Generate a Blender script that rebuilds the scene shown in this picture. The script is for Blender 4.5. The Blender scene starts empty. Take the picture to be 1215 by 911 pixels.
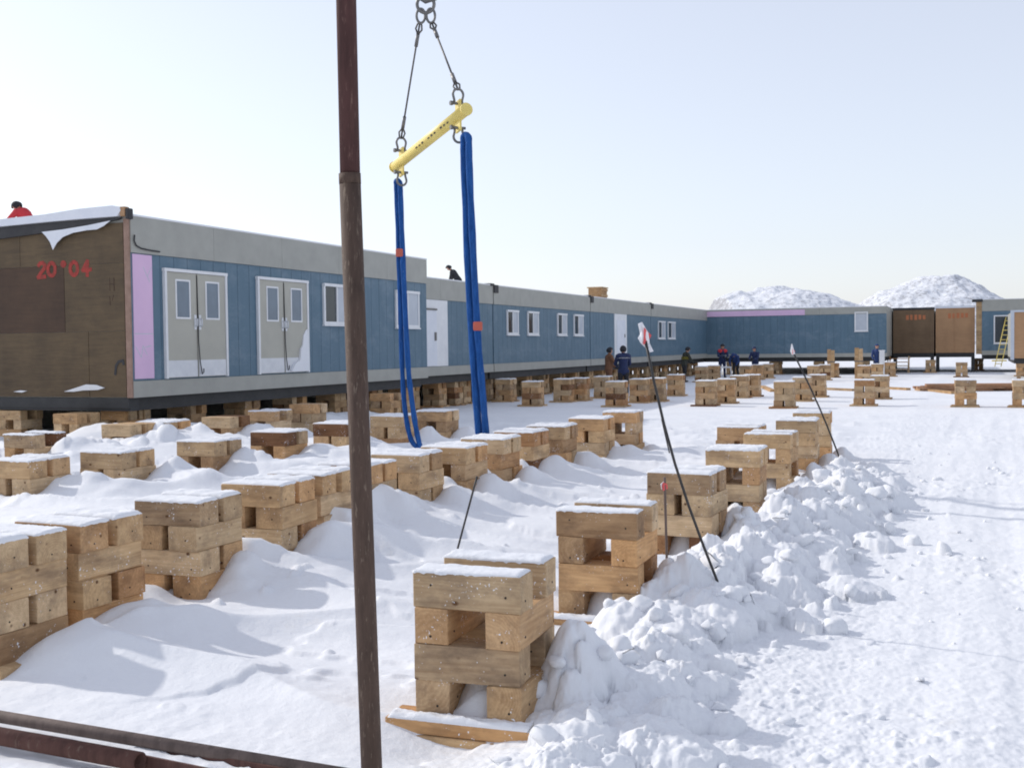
import bpy, bmesh, math, random
import numpy as np
from mathutils import Vector, Matrix, noise as mnoise

random.seed(7)
rng = np.random.default_rng(11)
scene = bpy.context.scene
COL = scene.collection
PI = math.pi

# ------------------------------------------------------------------ camera model
FPX, CAMH = 1350.0, 1.9
PITCH, ROLL = math.atan(44.5 / FPX), 0.012
Fv = np.array([0, math.cos(PITCH), -math.sin(PITCH)])
U0 = np.array([0, math.sin(PITCH), math.cos(PITCH)])
R0 = np.array([1.0, 0, 0])
Rv = R0 * math.cos(ROLL) - U0 * math.sin(ROLL)
Uv = U0 * math.cos(ROLL) + R0 * math.sin(ROLL)
CAM = np.array([0, 0, CAMH])
TH = math.atan((1150 - 607.5) / FPX)              # direction of the long building
u = np.array([math.sin(TH), math.cos(TH), 0.0])   # along it, away
n = np.array([math.cos(TH), -math.sin(TH), 0.0])  # out of it, to the right


def ray(x, y):
    return Fv * FPX + Rv * (x - 607.5) + Uv * (455.5 - y)


def at_z(x, y, z):
    v = ray(x, y)
    return CAM + v * (z - CAMH) / v[2]


def at_d(x, y, d):
    v = ray(x, y)
    return CAM + v * d / v[1]


C0 = at_z(157, 472, 1.05)
C0[2] = 0.0                                       # building corner on the ground


def W(s, nn, z=0.0):
    p = C0 + u * s + n * nn
    return np.array([p[0], p[1], z])


def SN(p):
    d = np.asarray(p) - C0
    return float(d @ u), float(d @ n)


def on_side(x, y, nn):                            # picture point on a plane n = nn -> (s, z)
    v = ray(x, y)
    t = (nn - (CAM - C0) @ n) / (v @ n)
    p = CAM + v * t
    return float((p - C0) @ u), float(p[2])


def on_end(x, y, ss):                             # picture point on a plane s = ss -> (n, z)
    v = ray(x, y)
    t = (ss - (CAM - C0) @ u) / (v @ u)
    p = CAM + v * t
    return float((p - C0) @ n), float(p[2])


# ------------------------------------------------------------------ materials
def newmat(name):
    m = bpy.data.materials.new(name)
    m.use_nodes = True
    nt = m.node_tree
    return m, nt, nt.nodes['Principled BSDF']


def N(nt, t, **kw):
    nd = nt.nodes.new(t)
    for k, v in kw.items():
        setattr(nd, k, v)
    return nd


def L(nt, a, b):
    nt.links.new(a, b)


def ramp(nt, fac, stops):
    r = N(nt, 'ShaderNodeValToRGB')
    el = r.color_ramp.elements
    while len(el) < len(stops):
        el.new(0.5)
    for e, (p, c) in zip(el, stops):
        e.position = p
        e.color = (*c, 1)
    L(nt, fac, r.inputs[0])
    return r.outputs[0]


def mixc(nt, fac, a, b, mode='MIX'):
    m = N(nt, 'ShaderNodeMix', data_type='RGBA', blend_type=mode)
    for i, v in ((0, fac), (6, a), (7, b)):
        if isinstance(v, (int, float)):
            m.inputs[i].default_value = v
        elif isinstance(v, tuple):
            m.inputs[i].default_value = (*v, 1)
        else:
            L(nt, v, m.inputs[i])
    return m.outputs[2]


def noise_tex(nt, vec, scale, detail=4, rough=0.55, dist=0.0):
    t = N(nt, 'ShaderNodeTexNoise')
    t.inputs['Scale'].default_value = scale
    t.inputs['Detail'].default_value = detail
    t.inputs['Roughness'].default_value = rough
    t.inputs['Distortion'].default_value = dist
    if vec is not None:
        L(nt, vec, t.inputs['Vector'])
    return t.outputs['Fac']


def mapping(nt, vec, scale=(1, 1, 1), loc=None):
    m = N(nt, 'ShaderNodeMapping')
    m.inputs['Scale'].default_value = scale
    L(nt, vec, m.inputs['Vector'])
    if loc is not None:
        L(nt, loc, m.inputs['Location'])
    return m.outputs[0]


def bump(nt, bsdf, h, strength=0.3, dist=0.01):
    b = N(nt, 'ShaderNodeBump')
    b.inputs['Strength'].default_value = strength
    b.inputs['Distance'].default_value = dist
    L(nt, h, b.inputs['Height'])
    L(nt, b.outputs[0], bsdf.inputs['Normal'])


def mat_plain(name, c1, c2=None, scale=6, rough=0.6, metal=0.0, bmp=0.0, stretch=(1, 1, 1)):
    m, nt, b = newmat(name)
    b.inputs['Roughness'].default_value = rough
    b.inputs['Metallic'].default_value = metal
    c2 = c2 or tuple(x * 0.8 for x in c1)
    tc = N(nt, 'ShaderNodeTexCoord')
    v = mapping(nt, tc.outputs['Object'], stretch)
    f = noise_tex(nt, v, scale, 5, 0.6)
    L(nt, ramp(nt, f, [(0.35, c1), (0.68, c2)]), b.inputs['Base Color'])
    if bmp:
        bump(nt, b, noise_tex(nt, v, scale * 6, 3), bmp)
    return m


def mat_snow():
    m, nt, b = newmat('snow')
    g = N(nt, 'ShaderNodeNewGeometry')
    p = g.outputs['Position']
    big = noise_tex(nt, p, 0.35, 4, 0.6)
    col = ramp(nt, big, [(0.3, (0.735, 0.75, 0.785)), (0.7, (0.80, 0.81, 0.83))])
    # faint grit tracked in by vehicles
    dirt = noise_tex(nt, p, 1.3, 6, 0.75)
    dm = ramp(nt, dirt, [(0.60, (0, 0, 0)), (0.80, (0.45, 0.45, 0.45))])
    col = mixc(nt, dm, col, (0.60, 0.565, 0.51))
    L(nt, col, b.inputs['Base Color'])
    b.inputs['Roughness'].default_value = 0.75
    b.inputs['Specular IOR Level'].default_value = 0.25
    b.inputs['Subsurface Weight'].default_value = 0.0
    a = N(nt, 'ShaderNodeMath', operation='ADD')
    L(nt, noise_tex(nt, p, 28, 5, 0.7), a.inputs[0])
    L(nt, noise_tex(nt, p, 9, 3, 0.6), a.inputs[1])
    bump(nt, b, a.outputs[0], 0.30, 0.018)
    return m


def mat_timber(name, light, dark, grey=0.0):
    """solid timber: growth rings round a pith line along local X, so ends show rings and sides show grain"""
    m, nt, b = newmat(name)
    tc = N(nt, 'ShaderNodeTexCoord')
    oi = N(nt, 'ShaderNodeObjectInfo')
    rnd = oi.outputs['Random']
    cmb = N(nt, 'ShaderNodeCombineXYZ')
    for i, k in enumerate((37.0, 5.1, 3.3)):
        mm = N(nt, 'ShaderNodeMath', operation='MULTIPLY')
        L(nt, rnd, mm.inputs[0])
        mm.inputs[1].default_value = k
        fr = N(nt, 'ShaderNodeMath', operation='MULTIPLY') if i == 0 else N(nt, 'ShaderNodeMath', operation='FRACT')
        L(nt, mm.outputs[0], fr.inputs[0])
        sb = N(nt, 'ShaderNodeMath', operation='MULTIPLY_ADD')
        L(nt, fr.outputs[0], sb.inputs[0])
        sb.inputs[1].default_value = 1.0 if i == 0 else 0.2
        sb.inputs[2].default_value = 0.0 if i == 0 else -0.1
        L(nt, sb.outputs[0], cmb.inputs[i])
    add = N(nt, 'ShaderNodeVectorMath', operation='ADD')
    L(nt, tc.outputs['Object'], add.inputs[0])
    L(nt, cmb.outputs[0], add.inputs[1])
    v = add.outputs[0]
    flat = mapping(nt, v, (0.06, 1, 1))
    wob = noise_tex(nt, flat, 9, 3, 0.5)
    ln = N(nt, 'ShaderNodeVectorMath', operation='MULTIPLY')
    L(nt, v, ln.inputs[0])
    ln.inputs[1].default_value = (0.02, 1, 1)
    le = N(nt, 'ShaderNodeVectorMath', operation='LENGTH')
    L(nt, ln.outputs[0], le.inputs[0])
    ma = N(nt, 'ShaderNodeMath', operation='MULTIPLY_ADD')
    L(nt, wob, ma.inputs[0])
    ma.inputs[1].default_value = 0.03
    L(nt, le.outputs['Value'], ma.inputs[2])
    mu = N(nt, 'ShaderNodeMath', operation='MULTIPLY')
    L(nt, ma.outputs[0], mu.inputs[0])
    mu.inputs[1].default_value = 640.0
    si = N(nt, 'ShaderNodeMath', operation='SINE')
    L(nt, mu.outputs[0], si.inputs[0])
    ring = N(nt, 'ShaderNodeMath', operation='MULTIPLY_ADD')
    L(nt, si.outputs[0], ring.inputs[0])
    ring.inputs[1].default_value = 0.10
    ring.inputs[2].default_value = 0.5
    streak = noise_tex(nt, mapping(nt, v, (1.2, 26, 26)), 2.2, 5, 0.65)
    blot = noise_tex(nt, mapping(nt, v, (0.5, 1, 1)), 6, 4, 0.6)
    s1 = N(nt, 'ShaderNodeMath', operation='ADD')
    L(nt, ring.outputs[0], s1.inputs[0])
    L(nt, streak, s1.inputs[1])
    s2 = N(nt, 'ShaderNodeMath', operation='MULTIPLY_ADD')
    L(nt, s1.outputs[0], s2.inputs[0])
    s2.inputs[1].default_value = 0.45
    bl = N(nt, 'ShaderNodeMath', operation='MULTIPLY_ADD')
    L(nt, blot, bl.inputs[0])
    bl.inputs[1].default_value = 0.7
    bl.inputs[2].default_value = -0.3
    L(nt, bl.outputs[0], s2.inputs[2])
    col = ramp(nt, s2.outputs[0], [(0.26, light), (0.70, dark)])
    # per-timber tone: some blond, some weathered brown, a few nearly chocolate
    tone = ramp(nt, rnd, [(0.0, (1.10, 1.08, 1.05)), (0.13, (0.95, 0.93, 0.89)), (0.22, (0.74, 0.71, 0.67)), (0.34, (1.02, 0.95, 0.85)),
                          (0.44, (0.80, 0.70, 0.59)), (0.54, (1.06, 0.82, 0.60)), (0.64, (0.80, 0.78, 0.76)), (0.74, (0.64, 0.54, 0.46)), (0.84, (1.0, 0.92, 0.80)), (0.955, (0.78, 0.58, 0.44)), (0.985, (0.30, 0.20, 0.16))])
    st_ = noise_tex(nt, mapping(nt, v, (0.8, 1.6, 1.6)), 3.2, 5, 0.7)
    col = mixc(nt, ramp(nt, st_, [(0.48, (0, 0, 0)), (0.70, (0.8, 0.8, 0.8))]), col, (0.25, 0.18, 0.125))
    col = mixc(nt, 1.0, col, tone, 'MULTIPLY')
    # knots
    vo = N(nt, 'ShaderNodeTexVoronoi')
    vo.inputs['Scale'].default_value = 7.0
    L(nt, mapping(nt, v, (0.7, 1, 1)), vo.inputs['Vector'])
    kn = ramp(nt, vo.outputs['Distance'], [(0.05, (1, 1, 1)), (0.11, (0, 0, 0))])
    col = mixc(nt, kn, col, (0.12, 0.06, 0.03))
    # rime: loose snow crystals stuck to the wood
    g = N(nt, 'ShaderNodeNewGeometry')
    r1 = noise_tex(nt, g.outputs['Position'], 62, 2, 0.6)
    r2 = noise_tex(nt, g.outputs['Position'], 5, 2, 0.5)
    rm = N(nt, 'ShaderNodeMath', operation='MULTIPLY_ADD')
    L(nt, r2, rm.inputs[0])
    rm.inputs[1].default_value = 0.45
    L(nt, r1, rm.inputs[2])
    rf = ramp(nt, rm.outputs[0], [(0.935, (0, 0, 0)), (0.975, (1, 1, 1))])
    col = mixc(nt, rf, col, (0.85, 0.87, 0.9))
    L(nt, col, b.inputs['Base Color'])
    b.inputs['Roughness'].default_value = 0.8
    b.inputs['Specular IOR Level'].default_value = 0.2
    bump(nt, b, streak, 0.35, 0.006)
    return m


def mat_ply(name, c1, c2, seam=False):
    m, nt, b = newmat(name)
    tc = N(nt, 'ShaderNodeTexCoord')
    v = tc.outputs['Object']
    f = noise_tex(nt, mapping(nt, v, (0.7, 0.7, 7)), 2.2, 6, 0.7, 0.4)
    f2 = noise_tex(nt, v, 1.1, 5, 0.65)
    a = N(nt, 'ShaderNodeMath', operation='MULTIPLY_ADD')
    L(nt, f2, a.inputs[0])
    a.inputs[1].default_value = 0.7
    hf = N(nt, 'ShaderNodeMath', operation='MULTIPLY')
    L(nt, f, hf.inputs[0])
    hf.inputs[1].default_value = 0.5
    L(nt, hf.outputs[0], a.inputs[2])
    L(nt, ramp(nt, a.outputs[0], [(0.4, c1), (0.78, c2)]), b.inputs['Base Color'])
    b.inputs['Roughness'].default_value = 0.75
    bump(nt, b, f, 0.2, 0.004)
    return m


def mat_rust(name, base, hi, sc=9):
    m, nt, b = newmat(name)
    tc = N(nt, 'ShaderNodeTexCoord')
    v = mapping(nt, tc.outputs['Object'], (1, 1, 0.16))
    f = noise_tex(nt, v, sc, 6, 0.7)
    f2 = noise_tex(nt, v, sc * 3.7, 4, 0.7)
    col = ramp(nt, f, [(0.35, base), (0.58, tuple(x * 1.7 for x in base)), (0.75, tuple(x * 0.6 for x in base))])
    col = mixc(nt, ramp(nt, f2, [(0.58, (0, 0, 0)), (0.70, (0.75, 0.75, 0.75))]), col, hi)
    L(nt, col, b.inputs['Base Color'])
    b.inputs['Roughness'].default_value = 0.75
    b.inputs['Specular IOR Level'].default_value = 0.3
    bump(nt, b, f2, 0.4, 0.004)
    return m


def mat_hill():
    m, nt, b = newmat('snowy_rock')
    g = N(nt, 'ShaderNodeNewGeometry')
    p = g.outputs['Position']
    sp = N(nt, 'ShaderNodeSeparateXYZ')
    L(nt, g.outputs['Normal'], sp.inputs[0])
    f = noise_tex(nt, mapping(nt, p, (1, 1, 1.6)), 0.42, 8, 0.78)
    a = N(nt, 'ShaderNodeMath', operation='MULTIPLY_ADD')
    L(nt, sp.outputs[2], a.inputs[0])
    a.inputs[1].default_value = -0.42
    L(nt, f, a.inputs[2])
    L(nt, ramp(nt, a.outputs[0], [(0.12, (0.74, 0.76, 0.80)), (0.20, (0.52, 0.53, 0.56)), (0.30, (0.34, 0.34, 0.355))]), b.inputs['Base Color'])
    b.inputs['Roughness'].default_value = 0.9
    b.inputs['Specular IOR Level'].default_value = 0.1
    return m


def mat_siding():
    m, nt, b = newmat('blue_siding')
    tc = N(nt, 'ShaderNodeTexCoord')
    v = tc.outputs['Object']
    f = noise_tex(nt, mapping(nt, v, (1, 1, 0.25)), 3, 5, 0.6)
    col = ramp(nt, f, [(0.35, (0.082, 0.150, 0.208)), (0.7, (0.102, 0.175, 0.238))])
    fr_ = noise_tex(nt, mapping(nt, v, (0.5, 0.5, 0.9)), 1.7, 7, 0.75)
    col = mixc(nt, ramp(nt, fr_, [(0.50, (0, 0, 0)), (0.78, (0.35, 0.35, 0.35))]), col, (0.34, 0.40, 0.46))
    L(nt, col, b.inputs['Base Color'])
    b.inputs['Roughness'].default_value = 0.55
    bump(nt, b, noise_tex(nt, mapping(nt, v, (30, 30, 1.5)), 3, 3), 0.12, 0.004)
    return m


M = {}
M['snow'] = mat_snow()
M['timber'] = mat_timber('sawn_pine', (0.74, 0.565, 0.365), (0.41, 0.28, 0.165))
M['plank'] = mat_timber('plank_pine', (0.70, 0.52, 0.32), (0.42, 0.275, 0.15))
M['red_plank'] = mat_timber('reddish_plank', (0.50, 0.30, 0.19), (0.33, 0.18, 0.11))
M['nail'] = mat_plain('nail_head', (0.03, 0.025, 0.02), rough=0.5, metal=0.4)
M['siding'] = mat_siding()
M['fascia'] = mat_plain('grey_cladding', (0.37, 0.37, 0.335), (0.32, 0.32, 0.29), 2.0, 0.5)
M['white'] = mat_plain('white_paint', (0.78, 0.79, 0.80), (0.70, 0.71, 0.73), 3, 0.5)
M['door'] = mat_plain('beige_door', (0.43, 0.42, 0.36), (0.39, 0.38, 0.33), 2, 0.45)
M['kick'] = mat_plain('pale_kick_plate', (0.66, 0.68, 0.71), (0.58, 0.60, 0.64), 5, 0.35, 0.2)
M['pink'] = mat_plain('pink_foam', (0.72, 0.50, 0.70), (0.66, 0.46, 0.66), 1.5, 0.8)
M['black'] = mat_plain('black_steel', (0.016, 0.017, 0.019), (0.03, 0.03, 0.032), 4, 0.55)
M['rubber'] = mat_plain('black_membrane', (0.022, 0.022, 0.026), (0.035, 0.034, 0.036), 4, 0.6)
M['glass'] = mat_plain('dark_glass', (0.03, 0.04, 0.05), (0.04, 0.05, 0.06), 1, 0.08)
M['frost'] = mat_plain('pale_blind', (0.50, 0.54, 0.60), (0.44, 0.48, 0.54), 2, 0.3)
M['doorglass'] = mat_plain('grey_glass', (0.16, 0.21, 0.27), (0.13, 0.17, 0.22), 2, 0.1)
M['plydark'] = mat_ply('weathered_plywood', (0.145, 0.098, 0.050), (0.068, 0.046, 0.026))
M['plybrown'] = mat_ply('dark_plywood', (0.092, 0.052, 0.029), (0.050, 0.028, 0.017))
M['plytan'] = mat_ply('tan_plywood', (0.46, 0.27, 0.14), (0.33, 0.19, 0.10))
M['stud'] = mat_plain('dull_pink_wood', (0.34, 0.22, 0.17), (0.24, 0.15, 0.11), 6, 0.7)
M['plyfar'] = mat_ply('brown_plywood', (0.21, 0.135, 0.075), (0.13, 0.082, 0.046))
M['membrane'] = mat_plain('white_membrane', (0.75, 0.77, 0.82), (0.68, 0.71, 0.77), 3, 0.6)
M['redpaint'] = mat_plain('red_spray_paint', (0.40, 0.030, 0.020), (0.20, 0.025, 0.016), 16, 0.6)
M['orangepaint'] = mat_plain('orange_spray_paint', (0.55, 0.17, 0.06), (0.36, 0.13, 0.06), 14, 0.6)
M['rust'] = mat_rust('rusty_steel', (0.055, 0.035, 0.026), (0.26, 0.20, 0.15), 20)
M['maroon'] = mat_rust('maroon_primer', (0.050, 0.022, 0.020), (0.20, 0.12, 0.10), 20)
M['pipegrey'] = mat_rust('brown_grey_steel', (0.10, 0.075, 0.065), (0.22, 0.17, 0.14))
M['pipered'] = mat_rust('red_brown_steel', (0.070, 0.033, 0.026), (0.20, 0.14, 0.11))
M['yellow'] = mat_plain('yellow_paint', (0.78, 0.63, 0.19), (0.70, 0.54, 0.14), 5, 0.45)
M['blue'] = mat_plain('blue_webbing', (0.012, 0.070, 0.27), (0.018, 0.09, 0.33), 9, 0.7, 0, 0.4, (1, 1, 6))
def mat_web():
    m, nt, b = newmat('blue_webbing')
    tc = N(nt, 'ShaderNodeTexCoord')
    v = tc.outputs['Object']
    f = noise_tex(nt, mapping(nt, v, (6, 6, 1.2)), 4, 6, 0.7)
    col = ramp(nt, f, [(0.32, (0.010, 0.055, 0.20)), (0.68, (0.024, 0.105, 0.34))])
    g = noise_tex(nt, mapping(nt, v, (3, 3, 1)), 22, 4, 0.7)
    col = mixc(nt, ramp(nt, g, [(0.66, (0, 0, 0)), (0.74, (0.7, 0.7, 0.7))]), col, (0.42, 0.50, 0.62))
    L(nt, col, b.inputs['Base Color'])
    b.inputs['Roughness'].default_value = 0.85
    b.inputs['Specular IOR Level'].default_value = 0.15
    bump(nt, b, noise_tex(nt, mapping(nt, v, (1, 1, 0.5)), 30, 3), 0.7, 0.02)
    return m


M['blue'] = mat_web()
M['steel'] = mat_plain('grey_steel', (0.14, 0.14, 0.14), (0.22, 0.21, 0.20), 12, 0.45, 0.6)
M['wire'] = mat_plain('wire_rope', (0.07, 0.07, 0.07), (0.15, 0.14, 0.13), 40, 0.5, 0.5)
M['redtag'] = mat_plain('red_tag', (0.50, 0.11, 0.07), (0.42, 0.09, 0.06), 6, 0.6)
M['flagred'] = mat_plain('red_tape', (0.75, 0.10, 0.10), (0.65, 0.09, 0.09), 6, 0.5)
M['flagwhite'] = mat_plain('white_tape', (0.82, 0.82, 0.84), (0.75, 0.75, 0.78), 6, 0.5)
M['rod'] = mat_plain('dark_rod', (0.03, 0.03, 0.032), (0.06, 0.055, 0.05), 9, 0.5, 0.4)
M['hill'] = mat_hill()
M['skin'] = mat_plain('skin', (0.50, 0.28, 0.20), (0.45, 0.24, 0.17), 8, 0.6)
M['eye'] = mat_plain('eye_dark', (0.03, 0.02, 0.02), rough=0.3)
M['cl_black'] = mat_plain('black_cloth', (0.016, 0.016, 0.020), (0.03, 0.03, 0.035), 9, 0.85)
M['cl_navy'] = mat_plain('navy_cloth', (0.012, 0.022, 0.075), (0.018, 0.032, 0.10), 9, 0.8)
M['cl_blue'] = mat_plain('blue_cloth', (0.014, 0.035, 0.13), (0.02, 0.05, 0.17), 9, 0.8)
M['cl_brown'] = mat_plain('brown_cloth', (0.20, 0.095, 0.05), (0.15, 0.07, 0.038), 9, 0.85)
M['cl_red'] = mat_plain('red_cloth', (0.60, 0.04, 0.05), (0.48, 0.03, 0.04), 9, 0.8)
M['cl_dark'] = mat_plain('dark_green_cloth', (0.03, 0.033, 0.025), (0.045, 0.045, 0.035), 9, 0.8)
M['cl_hivis'] = mat_plain('yellow_green_stripe', (0.42, 0.36, 0.08), (0.34, 0.30, 0.07), 9, 0.7)
M['reflect'] = mat_plain('silver_stripe', (0.70, 0.72, 0.78), (0.60, 0.62, 0.68), 9, 0.4)
M['boot'] = mat_plain('black_boot', (0.012, 0.012, 0.013), (0.02, 0.02, 0.02), 9, 0.5)


# ------------------------------------------------------------------ mesh helpers
def link(name, me, parent=None, loc=None, rot=None):
    o = bpy.data.objects.new(name, me)
    COL.objects.link(o)
    if parent:
        o.parent = parent
    if loc is not None:
        o.location = loc
    if rot is not None:
        o.rotation_euler = rot
    return o


def obj(name, bm, mats, parent=None, loc=None, rot=None, smooth=False):
    me = bpy.data.meshes.new(name)
    bmesh.ops.recalc_face_normals(bm, faces=bm.faces)
    bm.to_mesh(me)
    bm.free()
    for m in (mats if isinstance(mats, (list, tuple)) else [mats]):
        me.materials.append(M[m])
    if smooth:
        me.shade_smooth()
    return link(name, me, parent, loc, rot)


def thing(name, label, cat, loc=(0, 0, 0), rotz=0.0, group=None):
    o = bpy.data.objects.new(name, None)
    o.empty_display_size = 0.2
    COL.objects.link(o)
    o.location = loc
    o.rotation_euler = (0, 0, rotz)
    return tag(o, label, cat, group)


def tag(o, label, cat, group=None, kind=None):
    if label:
        o['label'] = label
    if cat:
        o['category'] = cat
    if group:
        o['group'] = group
    if kind:
        o['kind'] = kind
    return o


def box(bm, x0, x1, y0, y1, z0, z1, mi=0, bev=0.0, mat=None):
    vs = [bm.verts.new((x, y, z)) for z in (z0, z1) for y in (y0, y1) for x in (x0, x1)]
    fs = [bm.faces.new([vs[i] for i in q]) for q in
          ((0, 2, 3, 1), (4, 5, 7, 6), (0, 1, 5, 4), (2, 6, 7, 3), (0, 4, 6, 2), (1, 3, 7, 5))]
    for f in fs:
        f.material_index = mi
    if bev:
        es = list({e for f in fs for e in f.edges})
        r = bmesh.ops.bevel(bm, geom=es, offset=bev, segments=2, affect='EDGES', profile=0.6)
        for f in r['faces']:
            f.material_index = mi
        vs = list({v for f in r['faces'] for v in f.verts} | {v for v in vs if v.is_valid})
    if mat is not None:
        bmesh.ops.transform(bm, matrix=mat, verts=[v for v in vs if v.is_valid])
    return vs


def tube(bm, pts, r, seg=10, mi=0, caps=True, flat=1.0):
    """swept tube through pts; r a number or a list; flat squeezes the section along its second axis"""
    pts = [Vector(p) for p in pts]
    rs = r if isinstance(r, (list, tuple)) else [r] * len(pts)
    rings = []
    t0 = (pts[1] - pts[0]).normalized()
    a = Vector((0, 0, 1)) if abs(t0.z) < 0.9 else Vector((1, 0, 0))
    side = t0.cross(a).normalized()
    for i, p in enumerate(pts):
        t = (pts[min(i + 1, len(pts) - 1)] - pts[max(i - 1, 0)]).normalized()
        side = (side - t * side.dot(t)).normalized()
        up = t.cross(side)
        rings.append([bm.verts.new(p + (side * math.cos(q) + up * math.sin(q) * flat) * rs[i])
                      for q in (2 * PI * k / seg for k in range(seg))])
    for i in range(len(rings) - 1):
        for k in range(seg):
            f = bm.faces.new((rings[i][k], rings[i][(k + 1) % seg], rings[i + 1][(k + 1) % seg], rings[i + 1][k]))
            f.material_index = mi
            f.smooth = True
    if caps:
        for rg in (rings[0][::-1], rings[-1]):
            f = bm.faces.new(rg)
            f.material_index = mi
    return rings


def arc(c, a, b, r, q0, q1, k=14):
    c, a, b = Vector(c), Vector(a), Vector(b)
    return [c + (a * math.cos(q) + b * math.sin(q)) * r for q in (q0 + (q1 - q0) * i / k for i in range(k + 1))]


# ------------------------------------------------------------------ noise on arrays
PERM = rng.permutation(256)
GA = rng.random(256) * 2 * PI


def perlin(x, y):
    xi, yi = np.floor(x).astype(int), np.floor(y).astype(int)
    xf, yf = x - xi, y - yi
    uu, vv = xf ** 3 * (xf * (xf * 6 - 15) + 10), yf ** 3 * (yf * (yf * 6 - 15) + 10)

    def g(ix, iy, dx, dy):
        h = GA[PERM[(PERM[ix & 255] + iy) & 255]]
        return np.cos(h) * dx + np.sin(h) * dy
    a = g(xi, yi, xf, yf)
    b = g(xi + 1, yi, xf - 1, yf)
    c = g(xi, yi + 1, xf, yf - 1)
    d = g(xi + 1, yi + 1, xf - 1, yf - 1)
    return (a + uu * (b - a)) + vv * ((c + uu * (d - c)) - (a + uu * (b - a)))


def fbm(x, y, o=4, gain=0.5):
    r, a = 0, 1.0
    for i in range(o):
        r = r + a * perlin(x * 2 ** i + 17.3 * i, y * 2 ** i - 9.1 * i)
        a *= gain
    return r


def sstep(a, b, x):
    t = np.clip((x - a) / (b - a), 0, 1)
    return t * t * (3 - 2 * t)


# ------------------------------------------------------------------ crib positions (front-face top edge in the photograph -> ground)
CT, CW, CH, CB = 0.18, 0.56, 0.79, 0.07          # timber, crib width, top height, base board


def crib_at(xl, xr, yt):
    p = at_z((xl + xr) / 2, yt, CH)
    return np.array([p[0], p[1], 0]) + u * CW / 2


ROW_R = [(483, 615, 681), (657, 756, 607), (769, 843, 562), (837, 900, 534), (885, 937, 515), (920, 967, 499), (940, 983, 490)]
ROW_RX = [(857, 893, 507)]
ROW_M = [(-90, -5, 642), (22, 94, 621), (159, 231, 595), (265, 327, 575), (318, 381, 563), (377, 437, 552),
         (440, 497, 540), (498, 556, 531), (546, 598, 521), (586, 632, 513), (626, 668, 506), (675, 715, 497), (718, 750, 489)]
ROW_L1 = [(-20, 38, 547), (96, 140, 537), (205, 257, 524), (296, 340, 513), (369, 412, 503), (437, 477, 494), (496, 526, 488)]
ROW_L2 = [(6, 38, 516), (120, 156, 504), (172, 190, 501), (240, 273, 495), (297, 323, 488)]
ROW_L3 = [(0, 20, 487), (63, 92, 491), (127, 152, 487), (346, 366, 480), (437, 465, 467), (518, 544, 453)]
FAR = {   # short rows in the middle distance, near end first
    'a': [(587, 606, 450)],
    'b': [(617, 640, 453)],
    'c': [(656, 675, 450), (676, 693, 449), (704, 722, 447)],
    'd': [(717, 740, 453), (746, 766, 450), (767, 786, 449), (791, 809, 445)],
    'e': [(825, 846, 452), (850, 870, 450), (870, 882, 446), (882, 899, 445)],
    'f': [(918, 940, 453), (940, 960, 448), (960, 977, 445)],
    'g': [(1014, 1036, 451), (1036, 1051, 446)],
    'h': [(1134, 1157, 451), (1133, 1149, 430)],
    'i': [(1203, 1226, 451), (1204, 1222, 429)],
    'j': [(824, 838, 435), (838, 853, 434)],
    'k': [(876, 892, 434), (892, 903, 433), (904, 916, 432), (916, 927, 429)],
    'l': [(957, 972, 434), (972, 983, 433), (983, 993, 431)],
    'm': [(1017, 1032, 434), (1033, 1048, 432), (1050, 1061, 430)],
}
NEAR = [crib_at(*q) for r in (ROW_R, ROW_RX, ROW_M, ROW_L1, ROW_L2, ROW_L3) for q in r]
rowR = [crib_at(*q) for q in ROW_R]
rowM = [crib_at(*q) for q in ROW_M]
rowL = [crib_at(*q) for r in (ROW_L1, ROW_L2) for q in r]

# ------------------------------------------------------------------ snow surface
stamps = []   # (x, y, rx, ry, ang, height, base lift) rounded lumps, unioned
rs = random.Random(5)
def bank_c(s):
    return 12.40 + 0.30 * sstep(-9.0, -3.0, np.asarray(s, float))


def bank_w(s):
    s = np.asarray(s, float)
    return (0.38 * sstep(-13.0, -11.2, s) + 0.62 * sstep(-10.2, -8.2, s)) * (1 - 0.85 * sstep(-3.0, 1.0, s))


for k in range(620):   # ploughed bank on the right of the last row
    s = rs.uniform(-12.8, 0.5)
    w = bank_w(s)
    nn = bank_c(s) + rs.gauss(0, 0.27) * (0.7 + 0.3 * w) + (.15 if rs.random() < .25 else 0)
    r = rs.choice([rs.uniform(.03, .07), rs.uniform(.04, .10), rs.uniform(.06, .15), rs.uniform(.12, .25)])
    p = W(s, nn)
    e = math.exp(-((nn - bank_c(s)) / 0.4) ** 2)
    stamps.append((p[0], p[1], r * rs.uniform(.8, 1.5), r * rs.uniform(.7, 1.1), rs.uniform(0, PI), r * rs.uniform(.45, .85) * (.55 + .45 * w), 0.01 + 0.09 * e * w))
for k in range(420):   # clods thrown on to the packed snow
    s = rs.uniform(-13.5, 8)
    nn = 12.8 + abs(rs.gauss(0, 1.1))
    p = W(s, nn)
    if float(perlin(np.array([p[0] * .55 + 4]), np.array([p[1] * .55]))[0]) < .08 * nn - 1.0:
        continue
    r = rs.uniform(.012, .05)
    stamps.append((p[0], p[1], r * 1.3, r, rs.uniform(0, PI), r * rs.uniform(.4, .9), 0.0))
for k in range(60):    # crumbs between the rows
    i = rs.randrange(len(rowM) - 1)
    p = rowM[i] + n * rs.uniform(.5, 2.4) - u * rs.uniform(0.2, 1.2)
    r = rs.uniform(.02, .06)
    stamps.append((p[0], p[1], r * 1.4, r, rs.uniform(0, PI), r * .6, 0.0))
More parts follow.
